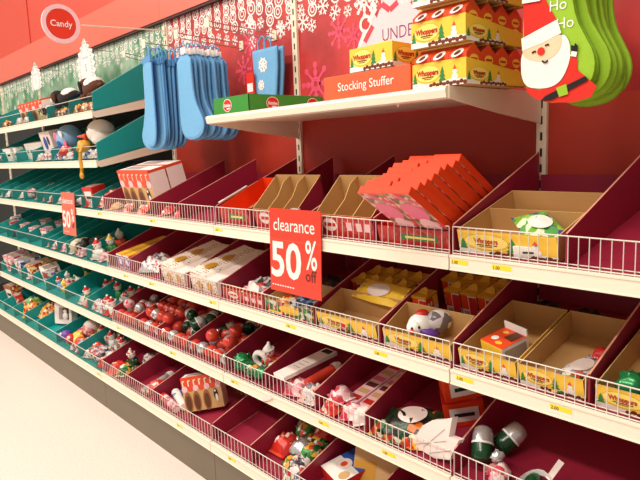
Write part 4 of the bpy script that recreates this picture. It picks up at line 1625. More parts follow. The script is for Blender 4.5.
CA = lid_carton('red and white carton with tan lid behind the purple toy', 'cartons behind the purple toy')
put(CA, (-0.278, 0.185), S, 0.0)
for i in range(3):
    o = dup(CA)
    put(o, (-0.203 + 0.064 * i, 0.262), S, 0.0)
for i in range(4):
    o = dup(CA)
    put(o, (-0.266 + 0.064 * i, 0.330), S, 0.0)
for i in range(8):
    o = dup(CA, 'tan-lidded white carton behind the tray under the sign', 'cartons behind the tray under the sign')
    put(o, (-0.592 + 0.066 * (i % 4) + 0.01 * (i // 4), 0.215 + 0.072 * (i // 4)), S, 0.06 * (i % 3 - 1))
o = bag('yellow and white packet leaning on the cartons', 0.10, 0.20, 0.016, 'yellow', 'candy_packet', panel='paper')
put(o, (-0.420, 0.165), S, 1.50, 0.086, 0.0, -0.35)
o = tray('dark tray with green printed front under the large sign', 0.292, 0.16, 0.055, 0.07, green_front)
put(o, (-0.902, 0.013), S)
for i, (x, y, f) in enumerate(((-0.84, 0.06, 'mix_warm'), (-0.77, 0.10, 'mix_blue'), (-0.70, 0.06, 'mix_blue'), (-0.72, 0.28, 'mix_dark'), (-0.83, 0.30, 'mix_dark'))):
    o = bag('%s candy packet in the bin under the large sign' % {'mix_warm': 'orange', 'mix_blue': 'blue', 'mix_dark': 'dark green'}[f], 0.10, 0.12, 0.035, f, 'candy_packet', 'packets under the large sign', seed=i)
    put(o, (x, y), S, 0.4 * i, 0.0042 if y < 0.15 else 0)
o = bag('clear bag of striped trinkets past the dotted cartons', 0.20, 0.16, 0.055, 'mix_clear', noise=0.5)
put(o, (-1.06, 0.115), S, 0.2)
o = tray('low tray with a red printed front before the striped trinkets', 0.29, 0.03, 0.055, 0.055, red_front, inner='red', outer='red')
put(o, (-1.208, 0.012), S)
# two long dotted cartons with lids up
for i, (x, lab) in enumerate(((-1.785, 'long white dotted carton with gold seals, deeper in the aisle'), (-1.495, 'long white dotted carton with gold seals beside the joint'))):
    t = thing('dotted_carton', lab, 'box', 'long white dotted cartons')
    w, d, h = 0.225, 0.36, 0.066
    m = MB()
    m.box(0, w, 0, d, 0, h, ['paper', 'paper', 'dotted', 'paper', 'paper', 'dotted'])
    m.build('carton', t, bevel=0.001)
    m = MB()
    m.prism([(0.0, h + 0.001), (w * 0.56, h + 0.001), (w * 0.50, h + 0.012), (0.0, h + 0.030)], 0.004, d - 0.03, 'dotted', frame((0, 0, 0), (1, 0, 0), (0, 0, 1)) @ Matrix.Scale(-1, 4, (0, 0, 1)))
    m.build('raised_lid', t)
    sl = Vector((w * 0.5, 0, -0.018)).normalized()
    for y in (0.09, 0.19):
        F = frame((w * 0.27, y, h + 0.0215), sl, (0, 1, 0))
        m = MB()
        m.disc(0, 0, 0.026, 0.034, 'gold', F, 0.002, 18)
        m.build('gold_seal', t)
    F = frame((0, -0.0014, 0), (1, 0, 0), (0, 0, 1))
    for fx in (0.35, 0.75):
        m = MB()
        m.disc(w * fx, h * 0.5, 0.021, 0.022, 'gold', F, 0.0006, 18)
        m.build('gold_seal', t)
    put(t, (x, 0.016), S, 0.0)
o = bag('silver crinkled bag at the front of the bay under blue stockings', 0.20, 0.15, 0.06, 'mix_silver', noise=0.5)
put(o, (-2.033, 0.041), S, 0.3)
o = ornament('small silver bauble deep in the shade by the dotted carton', 0.028, 'silver', 'silver')
put(o, (-1.86, 0.20), S)


def deco_orange(p, w, d, h):
    p.box(-w * 0.1, w * 0.1, 0.0, d, h, h + 0.0006, 'yellow')
    p.box(-w * 0.42, w * 0.42, -0.0006, 0, h * 0.1, h * 0.9, 'purple')
    p.box(-w * 0.2, w * 0.2, -0.0012, -0.0006, h * 0.3, h * 0.7, 'white')


for i, x in enumerate((-2.29, -2.19)):
    o = small_box('long orange carton with purple front beside the teal bay', 0.085, 0.30, 0.085, 'orange', 'gold', 'long orange cartons', deco_orange, front='white')
    put(o, (x, 0.02), S, -0.05)

# ------------------------------------------------------------------ knee-high shelf (S4)
S = 'S4'
for i, (px, py, l, yw, pt) in enumerate(((480, 452, 0.105, 0.4, 0.9), (497, 440, 0.10, -0.5, 1.1))):
    o = capsule('green jar with a pale clear lid lying by the joint, %s one' % ('front' if i == 0 else 'rear'), 0.031, l, 'green_dark', 'silver', 'green jars')
    put(o, [(0.045, 0.062), (0.068, 0.135)][i], S, yw, 0.030, pt * -1)
o = foil('pink and white twisted sweet in front of the green jars', 0.075, 0.06, 0.055, 'mix_pink', 7)
put(o, (0.125, 0.035), S, 1.9)
o = foil('small silver knotted wrapper top over the pink sweet', 0.04, 0.03, 0.03, 'silver', 9)
put(o, (0.115, 0.06), S, 1.0, 0.056)


def ribbon(label, xy, yw):
    t = thing('ribbon_candy', label, 'sweet', 'green and white sweets')
    m = MB()
    m.ell((0, 0, 0.028), 0.026, 0.045, 0.028, 'green_dark', 14, 8)
    m.build('body', t)
    m = MB()
    pts = [(0.05 * math.cos(a), 0.03 * math.sin(a), 0.035 + 0.022 * math.sin(a * 1.5)) for a in [i * 0.35 for i in range(16)]]
    vs = []
    for p in pts:
        vs += [(p[0], p[1], p[2] - 0.010), (p[0], p[1], p[2] + 0.010)]
    m.add(vs, [(2 * i, 2 * i + 2, 2 * i + 3, 2 * i + 1) for i in range(15)], 'white_gloss')
    m.add([(0.03, 0.02, 0.05), (0.06, 0.05, 0.095), (0.075, 0.045, 0.09), (0.045, 0.012, 0.047)], [(0, 1, 2, 3)], 'paper')
    m.build('ribbon', t)
    put(t, xy, S, yw)


ribbon('green sweet in white ribbon at the lower photo edge', (0.225, 0.035), 0.2)

for i, (x, y, z) in enumerate(((-0.10, 0.215, 0), (-0.10, 0.215, 0.0885))):
    o = small_box('%s red carton of the pair standing in the shade' % ('lower' if i == 0 else 'upper'), 0.13, 0.10, 0.085, 'orange_box', 'red', 'red cartons in the shade', None)
    put(o, (x, y), S, 0.75 + 0.12 * i, z)
# crumpled white paper bag
t = thing('paper_bag', 'crumpled white paper bag standing at the joint', 'bag')
m = MB()
rnd = random.Random(4)
outline = [(-0.075, 0), (0.02, 0.0), (0.075, 0.02), (0.10, 0.085), (0.065, 0.080), (0.07, 0.135), (0.035, 0.115), (0.0, 0.10), (-0.035, 0.07)]
m.prism(outline, -0.010, 0.012, 'paper', frame((0, 0, 0), (1, 0, 0), (0, 0.35, 1)))
m.build('body', t)
m = MB()
F = frame((0, -0.0135, 0), (1, 0, 0), (0, 0.35, 1))
for a in ((-0.06, 0.01, 0.06, 0.07), (-0.02, 0.02, 0.05, 0.10), (0.0, 0.01, 0.075, 0.05)):
    m.stroke(*a, 0.0016, 'grey', F)
m.build('fold_line', t)
put(t, (-0.080, 0.045), S, -0.15)
t.matrix_world = t.matrix_world @ Matrix.Scale(1.12, 4)
o = bag('green and orange candy bag with a pale oval label', 0.15, 0.19, 0.04, 'mix_halloween', panel='paper')
put(o, (-0.302, 0.06), S, 1.9, 0.02)
for i, (px, py, f, lab) in enumerate(((372, 435, 'mix_green', 'green and white packet at the fence under the oval-labelled bag'), (381, 441, 'mix_green', 'second green packet along the fence under the oval-labelled bag'),
                                      (404, 447, 'mix_warm', 'orange nut packet leaning on the fence by the paper bag'))):
    o = bag(lab, 0.085, 0.07, 0.035, f, 'candy_packet', seed=i + 20)
    put(o, [(-0.335, 0.05), (-0.25, 0.045), (-0.185, 0.04)][i], S, 0.2 * i)


def long_deco(p, w, d, h):
    for i in range(6):
        p.box(-w * 0.40, w * 0.40, d * (0.08 + 0.15 * i), d * (0.17 + 0.15 * i), h, h + 0.0006, ('red', 'tan_paper', 'brown', 'pink', 'tan_paper', 'red')[i])


for i, x in enumerate((-0.455, -0.385)):
    o = small_box('slim pink and tan carton lying deep in the bin', 0.06, 0.30, 0.03, 'pink_pale', 'pink_pale', 'slim pink cartons', long_deco)
    put(o, (x - 0.06, 0.09), S, 0.0)
for i, (x, f) in enumerate(((-0.565, 'mix_red'), (-0.48, 'mix_pink'), (-0.41, 'paper'), (-0.56, 'mix_pink'))):
    o = bag('%s packet along the fence before the slim pink cartons' % {'mix_red': 'red', 'mix_pink': 'pink', 'paper': 'white'}[f], 0.085, 0.07, 0.04, f, 'candy_packet', 'packets before the slim pink cartons', seed=i + 31)
    put(o, (x, 0.05 if i < 3 else 0.09), S, 0.4 * i, 0 if i < 3 else 0.03)


def white_long(p, w, d, h):
    p.box(-w * 0.34, w * 0.34, d * 0.86, d * 0.97, h, h + 0.0006, 'green_dark')
    for i in range(3):
        p.box(-w * 0.3, w * 0.3, d * (0.32 + 0.09 * i), d * (0.33 + 0.09 * i), h, h + 0.0006, 'grey')


o = small_box('long flat white carton lying across the fence top', 0.072, 0.275, 0.016, 'white', 'paper', deco=white_long)
put(o, (-0.83, 0.010), S, -0.05, 0.072, -0.09, free=True)
o = tube_toy('red candy tube with a white head, lying beside the white carton', 0.021, 0.13, 'candy_red', 'white')
put(o, (-0.715, 0.13), S, -0.12, 0.03)
o = small_box('thin dark carton with white edge lying beyond the red tube', 0.13, 0.22, 0.012, 'white', 'navy')
put(o, (-0.705, 0.17), S, -0.2, 0.0)
o = bag('pink and purple packet at the fence below the red tube', 0.10, 0.08, 0.05, 'mix_pink', 'candy_packet', seed=41)
put(o, (-0.79, 0.05), S, 0.3)
o = bag('clear packet of sweets at the fence below the red tube', 0.10, 0.08, 0.06, 'mix_clear', 'candy_packet', seed=42)
put(o, (-0.685, 0.055), S, 0.1)
o = figure('little white figure far back near the green sweets', 0.09, 'white', 'white', 'tan_paper')
put(o, (-1.02, 0.34), S, 0.5)
# green and white sweets in the bin
o = foil('green and silver wrapped sweet, first at the fence past the joint', 0.085, 0.075, 0.075, 'green_foil', 11)
put(o, (-1.155, 0.05), S, 0.3)
t = thing('ring_candy', 'white ring-shaped sweet among green wrappers', 'sweet')
m = MB()
N = 20
vs, fs = [], []
for i in range(N):
    a = 2 * PI * i / N
    for j in range(8):
        b = 2 * PI * j / 8
        rr = 0.032 + 0.013 * math.cos(b)
        vs.append((rr * math.cos(a), 0.013 * math.sin(b), rr * math.sin(a)))
for i in range(N):
    for j in range(8):
        fs.append((i * 8 + j, i * 8 + (j + 1) % 8, ((i + 1) % N) * 8 + (j + 1) % 8, ((i + 1) % N) * 8 + j))
m.add(vs, fs, 'white_gloss', None, True)
m.build('ring', t)
m = MB()
m.ell((0, 0.004, 0), 0.022, 0.006, 0.022, 'green_dark', 12, 8)
m.build('centre', t)
put(t, (-1.075, 0.10), S, 0.2, 0.048)
o = figure('red and white capped candy figure standing among green sweets', 0.125, 'candy_red', 'pink_pale', 'white_gloss')
put(o, (-1.035, 0.135), S, 0.7)
for i, (x, y) in enumerate(((-1.06, 0.04), (-1.0, 0.05), (-0.99, 0.11), (-1.11, 0.06))):
    o = foil('green foil sweet in the bin with the white ring', 0.08, 0.06, 0.055, 'green_foil' if i % 2 else 'mix_green', 13 + i, 'foil_sweet', 'green foil sweets')
    put(o, (x, y), S, 0.8 * i, 0.0)

BALLS = {   # bins of candy ornaments: x range, rows of kinds from the fence back, then rows of the second layer
    'sparse bin': (-1.505, -1.222, ['wrwg', 'wrrw', 'rwrr', 'rGGr', 'GrGG'], ['rw', 'r']),
    'capsule bin': (-1.795, -1.515, ['wrww', 'GrGG', 'GGrG', 'rGGr', 'rrGG'], ['G', 'GG', 'G']),
    'red heap bin': (-2.135, -1.805, ['rwrwr', 'rrrrr', 'rrwrr', 'rrrrr', 'rrrrr'], ['rwrr', 'rrrr', 'rrr']),
    'teal-side bin': (-2.43, -2.145, ['rrrr', 'wrrp', 'ppwp', 'p w'], ['pw']),
}
KIND = {'r': ('shiny red round candy ornament', 'candy_red', 'candy_red'), 'w': ('red and silver round candy ornament', 'candy_red', 'silver'), 'g': ('green and silver round candy ornament', 'green_dark', 'silver'),
        'p': ('pale pinkish round candy ornament', 'mix_pink', 'silver')}
PROTO = {}
rnd = random.Random(21)
for where, (xa, xb, rows, top) in BALLS.items():
    lst = []
    for lay, rr in ((0, rows), (1, top)):
        for j, row in enumerate(rr):
            n = len(row)
            for i, kd in enumerate(row):
                if kd != ' ':
                    inset = 0.034 + 0.034 * lay
                    x = xa + inset + (xb - xa - 2 * inset) * (i / max(1, n - 1) if n > 1 else 0.6) + rnd.uniform(-0.001, 0.001)
                    lst.append((x, 0.047 + 0.070 * j + 0.035 * lay + rnd.uniform(-0.001, 0.001), 0.056 * lay, kd))
    for i, (x, y, h, kd) in enumerate(lst):
        lab = (KIND[kd][0] if kd != 'G' else 'plump green capsule with a pale lid') + ' in the ' + where
        g = 'candy ornaments in the ' + where
        if kd not in PROTO:
            PROTO[kd] = ornament(lab, 0.0315, KIND[kd][1], KIND[kd][2], g) if kd != 'G' else capsule(lab, 0.030, 0.078, 'green_dark', 'silver', g)
            o = PROTO[kd]
        else:
            o = dup(PROTO[kd], lab, g)
        if kd == 'G':
            put(o, (x, y), 'S4', 1.4 - 0.9 * (i % 3), 0.0325 + h, -1.35)
        else:
            o.matrix_world = Matrix.Translation((x, y, zt('S4', y) + h + 0.0340)) @ Matrix.Rotation(1.7 * i, 4, 'Z') @ Matrix.Rotation(0.9 + 0.3 * (i % 4), 4, 'X') @ Matrix.Translation((0, 0, -0.0315))

t = tag(MB().prism([(0, 0), (0.03, 0.012), (0.062, 0.03), (0.05, 0.042), (0.02, 0.02), (-0.012, 0.014)], -0.002, 0.002, 'paper', frame((0, 0, 0), (1, 0, 0), (0, 0, 1))).build('paper_twist'), 'white paper twist stuck on the knee-high rail below the long white carton', 'paper')
put_abs(t, (-0.915, -0.0115, LIP['S4'][0] - 0.036))
t = tag(MB().prism([(-0.014, 0.0), (0.014, 0.0), (0.0, -0.022)], -0.0015, 0.0015, 'paper', frame((0, 0, 0), (1, 0, 0), (0, 0, 1))).build('shelf_clip'), 'tiny white pointed clip under the front edge of the level top shelf', 'clip')
put_abs(t, (-0.19, 0.012, TOPZ - 0.022))

# ------------------------------------------------------------------ bottom shelf (S5)
S = 'S5'


def blue_deco(p, w, d, h):
    p.box(-w * 0.5, w * 0.5, 0, d * 0.55, h, h + 0.0006, 'white')
    F = frame((0, 0, h), (1, 0, 0), (0, 1, 0))
    p.disc(-w * 0.1, d * 0.45, w * 0.24, d * 0.2, 'paper', F, 0.001, 16)
    p.disc(-w * 0.1, d * 0.45, w * 0.10, d * 0.09, 'orange', F, 0.0014, 12)
    p.disc(w * 0.30, d * 0.25, w * 0.16, d * 0.14, 'tan_paper', F, 0.001, 12)
    p.box(-w * 0.5, w * 0.5, -0.0006, 0, 0, h, 'red')


o = small_box('blue and white printed carton lying in the bottom shelf bin', 0.135, 0.16, 0.05, 'red', 'blue', deco=blue_deco)
put(o, (-0.575, 0.02), S, -0.25)
t = thing('tan_board', 'leaning tan and orange board at the bottom of the photo', 'board')
m = MB()
m.box(-0.09, 0.09, 0, 0.006, 0, 0.24, ['tan_card', 'tan_edge', 'tan_paper', 'tan_card', 'tan_edge', 'tan_edge'])
m.build('panel', t)
m = MB()
m.box(0.03, 0.07, -0.0006, 0, 0.17, 0.20, 'grey_print')
m.box(-0.085, 0.0, -0.0006, 0, 0.01, 0.09, 'gold')
m.build('printed_face', t)
put(t, (-0.405, 0.09), S, 0.35, 0.0, -0.72)
MIX = [(286, 432, 'mix_red', 'bag', 'red sack'), (302, 446, 'silver', 'foil', 'white crumpled bundle'), (312, 428, 'mix_green', 'foil', 'green bow-topped parcel'), (318, 440, 'mix_green', 'bag', 'dark green packet'),
       (328, 436, 'mix_red', 'foil', 'red striped parcel'), (300, 462, 'mix_clear', 'bag', 'white and red clear packet'), (288, 466, 'mix_green', 'bag', 'green striped packet'), (325, 424, 'mix_warm', 'foil', 'amber parcel'),
       (309, 420, 'mix_silver', 'foil', 'silver parcel'), (316, 455, 'mix_green', 'foil', 'small green parcel')]
POS = [(-0.887, 0.073), (-0.771, 0.068), (-0.843, 0.156), (-0.745, 0.125), (-0.754, 0.178), (-0.711, 0.001), (-0.735, -0.04), (-0.799, 0.212), (-0.882, 0.196), (-0.712, 0.074)]
for i, (_, _, f, kd, lab) in enumerate(MIX):
    lab += ' in the mixed bin at the bottom'
    o = bag(lab, 0.10, 0.11, 0.06, f, 'candy_bag', 'goods in the mixed bottom bin', seed=50 + i) if kd == 'bag' else foil(lab, 0.09, 0.09, 0.075, f, 60 + i, group='goods in the mixed bottom bin')
    put(o, POS[i], S, 0.7 * i)
o = kit_box('tipped gingerbread kit carton with white end in the bottom bin', 0.19, 0.085, 0.165, 'gingerbread kit cartons')
put(o, (-1.50, -0.05), S, 0.80, 0.0, -0.30)
o = kit_box('dark gingerbread kit carton standing behind the tipped one', 0.20, 0.09, 0.15, 'gingerbread kit cartons')
put(o, (-1.45, 0.21), S, -0.1)
for i, (x, y, yw, b, lab) in enumerate(((-1.70, -0.045, 1.45, 'mix_pink', 'pale pink-white candy tube along the fence, bottom shelf'), (-1.64, 0.0, 1.3, 'paper', 'white candy tube along the fence near the tipped kit'),
                                        (-1.68, 0.07, -0.2, 'mix_blue', 'bluish candy tube behind the fence tubes'), (-1.885, 0.22, -0.15, 'mix_red', 'red and white tube deep in the bottom bin'),
                                        (-1.835, 0.10, -0.1, 'mix_silver', 'silver tube deep in the bottom bin'), (-1.93, -0.02, 0.1, 'silver', 'silver tube propped on the bottom divider'),
                                        (-1.60, 0.22, 0.3, 'mix_silver', 'silver tube behind the tipped gingerbread kit'))):
    o = tube_toy(lab, 0.02, 0.16, b, 'red' if i % 2 == 0 else 'white', 'candy tubes on the bottom shelf')
    put(o, (x, y), S, yw)
o = figure('snowman-like figure with green base in the bottom bin', 0.12, 'green_dark', 'white', 'mix_red')
put(o, (-2.30, 0.06), S, 0.5)
for i, (x, y, f, lab) in enumerate(((-2.36, -0.03, 'mix_red', 'red candy packet in the corner by the teal bay'), (-2.28, -0.04, 'mix_green', 'green packet by the corner of the teal bay'), (-2.26, 0.14, 'mix_silver', 'silver packet behind the snowman-like figure'),
                                    (-2.20, 0.20, 'mix_silver', 'second silver packet deep in the snowman bin'), (-2.16, 0.27, 'paper', 'white packet deepest in the snowman bin'), (-1.90, -0.05, 'mix_red', 'small red packet at the fence below the silver tube'))):
    o = bag(lab, 0.09, 0.10, 0.05, f, 'candy_packet', seed=70 + i)
    put(o, (x, y), S, 0.5 * i)

# ------------------------------------------------------------------ teal bays: toys and novelties
S = 'U1'
o = kit_box('orange and white gingerbread carton on the highest teal shelf', 0.62, 0.10, 0.135)
put(o, (-3.98, 0.03), S, -0.04)
o = plush('brown and white plush dog lying nearest the teal end panel', 'brown_fur', 'white_fur', 0.27, 'plush dogs')
put(o, (-2.74, 0.11), S, -0.1, 0.06)
o = plush('black and white plush dog lying beyond the brown one', 'black_fur', 'white_fur', 0.24, 'plush dogs')
put(o, (-3.05, 0.10), S, 0.3, 0.05)
o = plush('small dark plush dog beside the gingerbread carton', 'black_fur', 'white_fur', 0.12, 'plush dogs')
put(o, (-3.28, 0.06), S, 0.2, 0.03)
rnd = random.Random(12)


def clutter(S, x0, x1, y0, y1, n, kinds, where, seed):
    rnd = random.Random(seed)
    nx = max(1, int(round(n / 2)))
    for i in range(n):
        x = x0 + (x1 - x0) * ((i % nx) + (0.3 if i < nx else 0.8) + rnd.uniform(-0.08, 0.08)) / nx
        y = y0 + (y1 - y0) * (0.22 if i < nx else 0.75) + rnd.uniform(-0.02, 0.02)
        kd = kinds[rnd.randrange(len(kinds))]
        form, f, name = kd
        lab = '%s %s' % (name, where)
        g = 'novelties ' + where
        if form == 'bag':
            o = bag(lab, 0.078, 0.085, 0.045, f, 'candy_packet', g, seed=seed * 9 + i)
        elif form == 'box':
            o = small_box(lab, 0.09, 0.06, 0.10, f, f, g)
        elif form == 'ball':
            o = ornament(lab, 0.034, f, f, g)
        elif form == 'foil':
            o = foil(lab, 0.09, 0.08, 0.075, f, seed * 7 + i, group=g)
        else:
            o = figure(lab, 0.12, f, 'white', 'red', g)
        put(o, (x, y), S, rnd.uniform(-0.25, 0.25))


V = {'blue': ('bag', 'mix_blue', 'blue and white packet'), 'clear': ('bag', 'mix_clear', 'clear packet of trinkets'), 'red': ('bag', 'mix_red', 'red packet'), 'sil': ('bag', 'mix_silver', 'silver packet'),
     'warm': ('bag', 'mix_warm', 'orange and yellow packet'), 'green': ('bag', 'mix_green', 'green mixed packet'), 'pink': ('bag', 'mix_pink', 'pink packet'), 'bxw': ('box', 'paper', 'white carton'), 'bxb': ('box', 'mix_blue', 'blue printed carton'),
     'bxr': ('box', 'mix_red', 'red printed carton'), 'bxp': ('box', 'mix_pink', 'pink printed carton'), 'fr': ('fig', 'red', 'red-coated toy figure'), 'fg': ('fig', 'green', 'green-coated toy figure'), 'fw': ('fig', 'white', 'white toy figure'),
     'fsil': ('foil', 'mix_clear', 'crinkled clear parcel'), 'fw2': ('foil', 'mix_warm', 'orange crinkled parcel'), 'bl': ('ball', 'mix_blue', 'bluish ball'), 'dk': ('bag', 'mix_dark', 'dark packet')}


def pick(*a):
    return [V[k] for k in a]


clutter('U1', -3.62, -2.50, 0.005, 0.07, 0, [], '', 1)
clutter('U1', -4.8, -3.70, 0.02, 0.26, 12, pick('bxb', 'warm', 'clear', 'bxw', 'dk'), 'on the highest second-bay teal shelf', 2)
clutter('U1', -3.3, -2.52, 0.01, 0.08, 10, pick('dk', 'clear', 'warm'), 'below the plush dogs', 3)
S = 'U2'
t = thing('plush_snow_toy', 'big white round plush toy with black stitched eye', 'soft toy')
m = MB()
m.ell((0, 0, 0.09), 0.105, 0.095, 0.085, 'white_fur', 20, 14, wob=0.015)
m.ell((0.06, -0.04, 0.05), 0.07, 0.07, 0.05, 'white_fur', 14, 8)
m.build('head', t)
m = MB()
pts = [(-0.02 + 0.018 * math.cos(a), -0.090 - 0.003 * math.sin(a), 0.135 + 0.012 * math.sin(a)) for a in [PI * 0.9 + i * 0.35 for i in range(10)]]
m.tube(pts, 0.004, 'black', 6)
m.build('stitched_eye', t)
m = MB()
m.cyl((-0.085, -0.07, 0.08), (-0.16, -0.10, 0.09), 0.022, 0.004, 'orange', 12)
m.build('nose', t)
put(t, (-2.75, 0.15), S, 0.1, 0.06)
t.matrix_world = t.matrix_world @ Matrix.Scale(0.86, 4)
t = thing('globe_toy', 'blue globe-shaped toy with pink and pale patches', 'toy')
m = MB()
m.ell((0, 0, 0.085), 0.085, 0.085, 0.085, 'blue_pale', 20, 14)
m.build('globe', t)
m = MB()
for x, z, r, c in ((-0.03, 0.11, 0.03, 'pink'), (0.035, 0.12, 0.026, 'white'), (0.0, 0.06, 0.028, 'blue'), (0.05, 0.06, 0.022, 'pink')):
    y = -math.sqrt(max(0, 0.085 ** 2 - x * x - (z - 0.085) ** 2))
    m.ell((x, y, z), r, 0.006, r, c, 12, 8)
m.build('patch', t)
m = MB()
m.cyl((0, 0, 0.0), (0, 0, 0.012), 0.05, 0.04, 'red', 16)
m.build('foot', t)
put(t, (-3.19, 0.13), S, 0.1, 0.04)
o = small_box('white carton with blue figures beside the globe toy', 0.19, 0.07, 0.16, 'paper', 'paper', front='paper', deco=lambda p, w, d, h: [p.disc(-w * 0.1, h * 0.5, w * 0.16, h * 0.3, 'blue', frame((0, -0.0006, 0), (1, 0, 0), (0, 0, 1)), 0.0005, 16), p.disc(w * 0.2, h * 0.6, w * 0.1, h * 0.2, 'navy', frame((0, -0.0006, 0), (1, 0, 0), (0, 0, 1)), 0.0005, 16)])
put(o, (-3.50, 0.09), S, 0.05, 0.03)
for i, x in enumerate((-4.05, -3.90, -3.74)):
    o = small_box('pale carton of the row beyond the blue-figure one', 0.13, 0.08, 0.12, 'paper', 'cream', 'pale cartons on the second teal shelf')
    put(o, (x, 0.10), S, 0.1 * i)
o = foil('yellow crinkled parcel hugging the white plush toy', 0.10, 0.09, 0.09, 'gold', 31)
put(o, (-2.80, 0.035), S, 0.2, 0.02)
o = foil('orange red parcel under the globe toy', 0.11, 0.09, 0.08, 'mix_red', 32)
put(o, (-3.10, 0.035), S, 0.2)
t = thing('yellow_ribbon', 'yellow ribbon dangling over the second teal shelf rail', 'ribbon')
m = MB()
m.tube([(0, 0.03, 0.06), (0.004, 0.005, 0.088), (0.006, -0.012, 0.05), (0.0, -0.014, 0.0), (0.008, -0.013, -0.05), (-0.004, -0.012, -0.075)], 0.011, 'gold', 7)
m.build('cord', t)
m = MB()
m.ell((0, -0.013, -0.085), 0.02, 0.013, 0.022, 'gold', 10, 6)
m.build('tassel', t)
put_abs(t, (-2.66, 0.0, LIP['U2'][0]))
clutter('U2', -3.62, -2.50, 0.01, 0.09, 14, pick('blue', 'clear', 'sil'), 'below the globe toy', 4)
clutter('U2', -4.8, -4.1, 0.02, 0.25, 8, pick('bxw', 'clear', 'sil'), 'on the second teal shelf, last stretch', 5)

S = 'S2'
t = small_box('bright red cube box with white mark in the teal bay', 0.12, 0.09, 0.12, 'red', 'red', front='red')
put(t, (-2.70, 0.03), S, 0.1)
for i, xy in enumerate(((-2.515, 0.10), (-2.50, 0.28))):
    o = bag('long shiny red packet in the narrow teal slot', 0.09, 0.19, 0.075, 'mix_red', 'candy_packet', 'long red packets', seed=80 + i)
    put(o, xy, S, -0.1)
clutter('S2', -3.6, -2.5, 0.015, 0.10, 14, pick('clear', 'sil', 'clear', 'red'), 'behind the waist-high clear guard', 6)
clutter('S2', -4.7, -3.7, 0.015, 0.30, 16, pick('clear', 'sil', 'red', 'dk', 'fsil'), 'along the waist-high second teal bay', 7)
S = 'S3'
for i, (x, y, a, b, lab) in enumerate(((102, 250, 'white', 'red', 'white toy figure with red cap by the teal divider'), (113, 246, 'green', 'yellow', 'green toy figure with yellow cap near the orange cartons'), (121, 240, 'orange', 'white', 'orange toy figure behind the green one'))):
    o = figure(lab, 0.13, a, 'white', b)
    put(o, [(-2.689, 0.07), (-2.672, 0.148), (-2.747, 0.235)][i], S, 0.4)
o = small_box('pale blue and white carton alone in a teal slot', 0.15, 0.09, 0.11, 'mix_blue', 'paper', front='paper')
put(o, (-4.80, 0.13), S, -0.3)
for i, (xy, f, lab) in enumerate((((-3.252, 0.132), 'black', 'black toy tangle below the pale sign'), ((-3.363, 0.225), 'mix_dark', 'dark parcel behind the black tangle'), ((-3.067, 0.03), 'cream', 'cream star-like parcel at the clear guard'))):
    o = foil(lab, 0.15, 0.12, 0.085, f, 90 + i)
    put(o, ((-3.03, 0.10), (-2.93, 0.16), (-3.08, 0.05))[i], S, 0.3 * i)
clutter('S3', -3.6, -2.5, 0.015, 0.10, 14, pick('clear', 'sil', 'clear', 'pink'), 'behind the middle clear guard', 8)
clutter('S3', -4.7, -3.7, 0.03, 0.30, 12, pick('bxp', 'bxr', 'sil', 'dk'), 'along the middle second teal bay', 9)
S = 'S4'
for i, (xy, a, lab) in enumerate(zip([(-3.386, 0.151), (-3.575, 0.161), (-3.398, 0.076), (-3.334, 0.088), (-3.689, 0.109), (-3.681, 0.26), (-3.33, 0.152), (-3.363, 0.231), (-3.522, 0.081), (-3.587, 0.304)],
                                     ('orange', 'white', 'yellow', 'yellow', 'blue', 'orange', 'brown_ball', 'yellow', 'blue_pale', 'green'),
                                     ('orange', 'white', 'yellow', 'golden yellow', 'blue', 'deep orange', 'brown', 'lemon', 'pale blue', 'green'))):
    o = figure('%s toy flower figure on the teal liner' % lab, 0.105, a, a if a != 'blue' else 'white', ('green', 'white', 'yellow', 'red', 'blue')[i % 5], 'toy flower figures')
    put(o, xy, S, 0.7 * i)
for i, (x, f) in enumerate(((-4.80, 'mix_pink'), (-4.63, 'mix_pink'), (-4.46, 'mix_clear'), (-4.29, 'mix_blue'), (-4.12, 'mix_warm'))):
    o = small_box('%s carton standing in the knee-high row of cartons' % ('pink', 'rosy pink', 'clear-fronted', 'pale blue', 'orange')[i], 0.14, 0.17, 0.13, f, f, 'knee-high row of cartons', front='mix_pink' if i < 2 else f)
    put(o, (x, 0.04), S, -0.1)
o = small_box('whitish clear plastic tub at the end of the carton row', 0.20, 0.13, 0.13, 'mix_silver', 'paper', front='paper')
put(o, (-3.83, 0.05), S, -0.2)
clutter('S4', -2.98, -2.47, 0.02, 0.28, 14, pick('fr', 'fw', 'sil', 'fsil', 'fg', 'fr'), 'in the plush heap by the red ornaments', 10)
clutter('S4', -3.05, -2.47, 0.01, 0.10, 8, pick('sil', 'clear', 'red'), 'at the guard by the red ornaments', 11)
clutter('S4', -4.8, -4.05, 0.03, 0.25, 6, pick('bxp', 'bxr', 'clear'), 'ending the knee-high teal shelf', 12)
S = 'S5'
GUM = (('yellow', 74, 338), ('yellow', 79, 340), ('orange', 84, 339), ('purple', 72, 333), ('red', 76, 336), ('yellow', 92, 337), ('yellow', 97, 332), ('orange', 82, 334), ('red', 89, 343), ('pink', 100, 338))
GP = [(-3.078, -0.016), (-2.983, -0.017), (-2.935, 0.005), (-3.197, 0.006), (-3.114, -0.003), (-2.921, 0.054), (-2.977, 0.117), (-3.082, 0.027), (-2.845, 0.004), (-2.84, 0.076)]
for i, (c, _, _) in enumerate(GUM):
    o = ornament('%s gumball-like globe heaped on the bottom teal liner' % {'yellow': 'yellow', 'orange': 'orange', 'purple': 'purple', 'red': 'red', 'pink': 'pink'}[c], 0.038, c, c, 'gumball-like globes', cap='white')
    put(o, GP[i], S, i, 0.012, -0.9)
o = ornament('large whitish globe on top of the gumball-like heap', 0.055, 'mix_pink', 'paper', 'gumball-like globes', cap='white')
put(o, (-3.019, 0.054), S, 0, 0.04, -0.8)
t = thing('frame_box', 'white window box tilted on the bottom teal shelf', 'box')
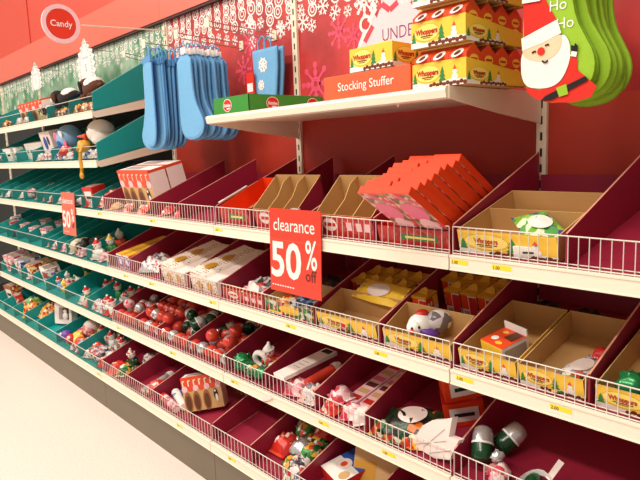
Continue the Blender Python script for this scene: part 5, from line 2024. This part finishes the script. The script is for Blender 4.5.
m = MB()
w, h = 0.20, 0.15
for a in ((-w / 2, w / 2, 0, 0.03), (-w / 2, w / 2, h - 0.03, h), (-w / 2, -w / 2 + 0.05, 0.03, h - 0.03), (w / 2 - 0.03, w / 2, 0.03, h - 0.03)):
    m.box(a[0], a[1], 0, 0.05, a[2], a[3], 'paper')
m.build('carton', t)
m = MB()
m.box(-w / 2 + 0.05, w / 2 - 0.03, 0.035, 0.045, 0.03, h - 0.03, 'brown')
m.build('backing', t)
m = MB()
m.ell((0.0, 0.02, 0.055), 0.03, 0.014, 0.028, 'white', 12, 8)
m.ell((0.0, 0.02, 0.09), 0.018, 0.012, 0.018, 'white', 12, 8)
m.build('toy_inside', t)
put(t, (-3.54, 0.065), S, 0.3, 0.012, -0.35)
o = small_box('tall brownish red carton on the bottom second teal shelf', 0.17, 0.10, 0.16, 'mix_warm', 'cookie', front='cookie')
put(o, (-4.692, 0.026), S, 0.1)
for i, (xy, f, lab, w) in enumerate((((-3.90, 0.13), 'mix_warm', 'big red and yellow candy bag in the bottom teal bin', .24), ((-4.18, 0.07), 'mix_lime', 'green topped bag beside the red and yellow one', .16), ((-4.03, -0.02), 'mix_warm', 'orange bag at the bottom clear guard', .14))):
    o = bag(lab, w, w * 0.9, 0.11, f, seed=95 + i)
    put(o, xy, S, 0.3 * i)
clutter('S5', -3.02, -2.47, -0.07, 0.06, 14, pick('clear', 'sil', 'fsil', 'clear', 'red'), 'below the gumball-like heap', 13)
clutter('S5', -2.86, -2.47, 0.06, 0.32, 12, pick('fw', 'fg', 'sil', 'fsil'), 'in the bottom bin edging the burgundy bay', 14)
clutter('S5', -4.7, -4.0, -0.03, 0.3, 5, pick('bxr', 'warm'), 'ending the bottom teal shelf', 15)

# ------------------------------------------------------------------ one label for each thing
bpy.context.view_layer.update()
ORDW = ['', 'first', 'second', 'third', 'fourth', 'fifth', 'sixth', 'seventh', 'eighth', 'ninth', 'tenth', 'eleventh', 'twelfth', 'thirteenth', 'fourteenth', 'fifteenth', 'sixteenth', 'seventeenth', 'eighteenth', 'nineteenth', 'twentieth']
by = {}
for o in THINGS:
    by.setdefault(o['label'], []).append(o)
for lab, lst in by.items():
    if len(lst) > 1:
        lst.sort(key=lambda o: world_to_camera_view(SC, cam, o.matrix_world.translation).x)
        for i, o in enumerate(lst):
            o['label'] = '%s, %s from far end' % (lab, ORDW[i + 1] if i + 1 < len(ORDW) else 'number %d' % (i + 1))
            if 'group' not in o:
                o['group'] = lab
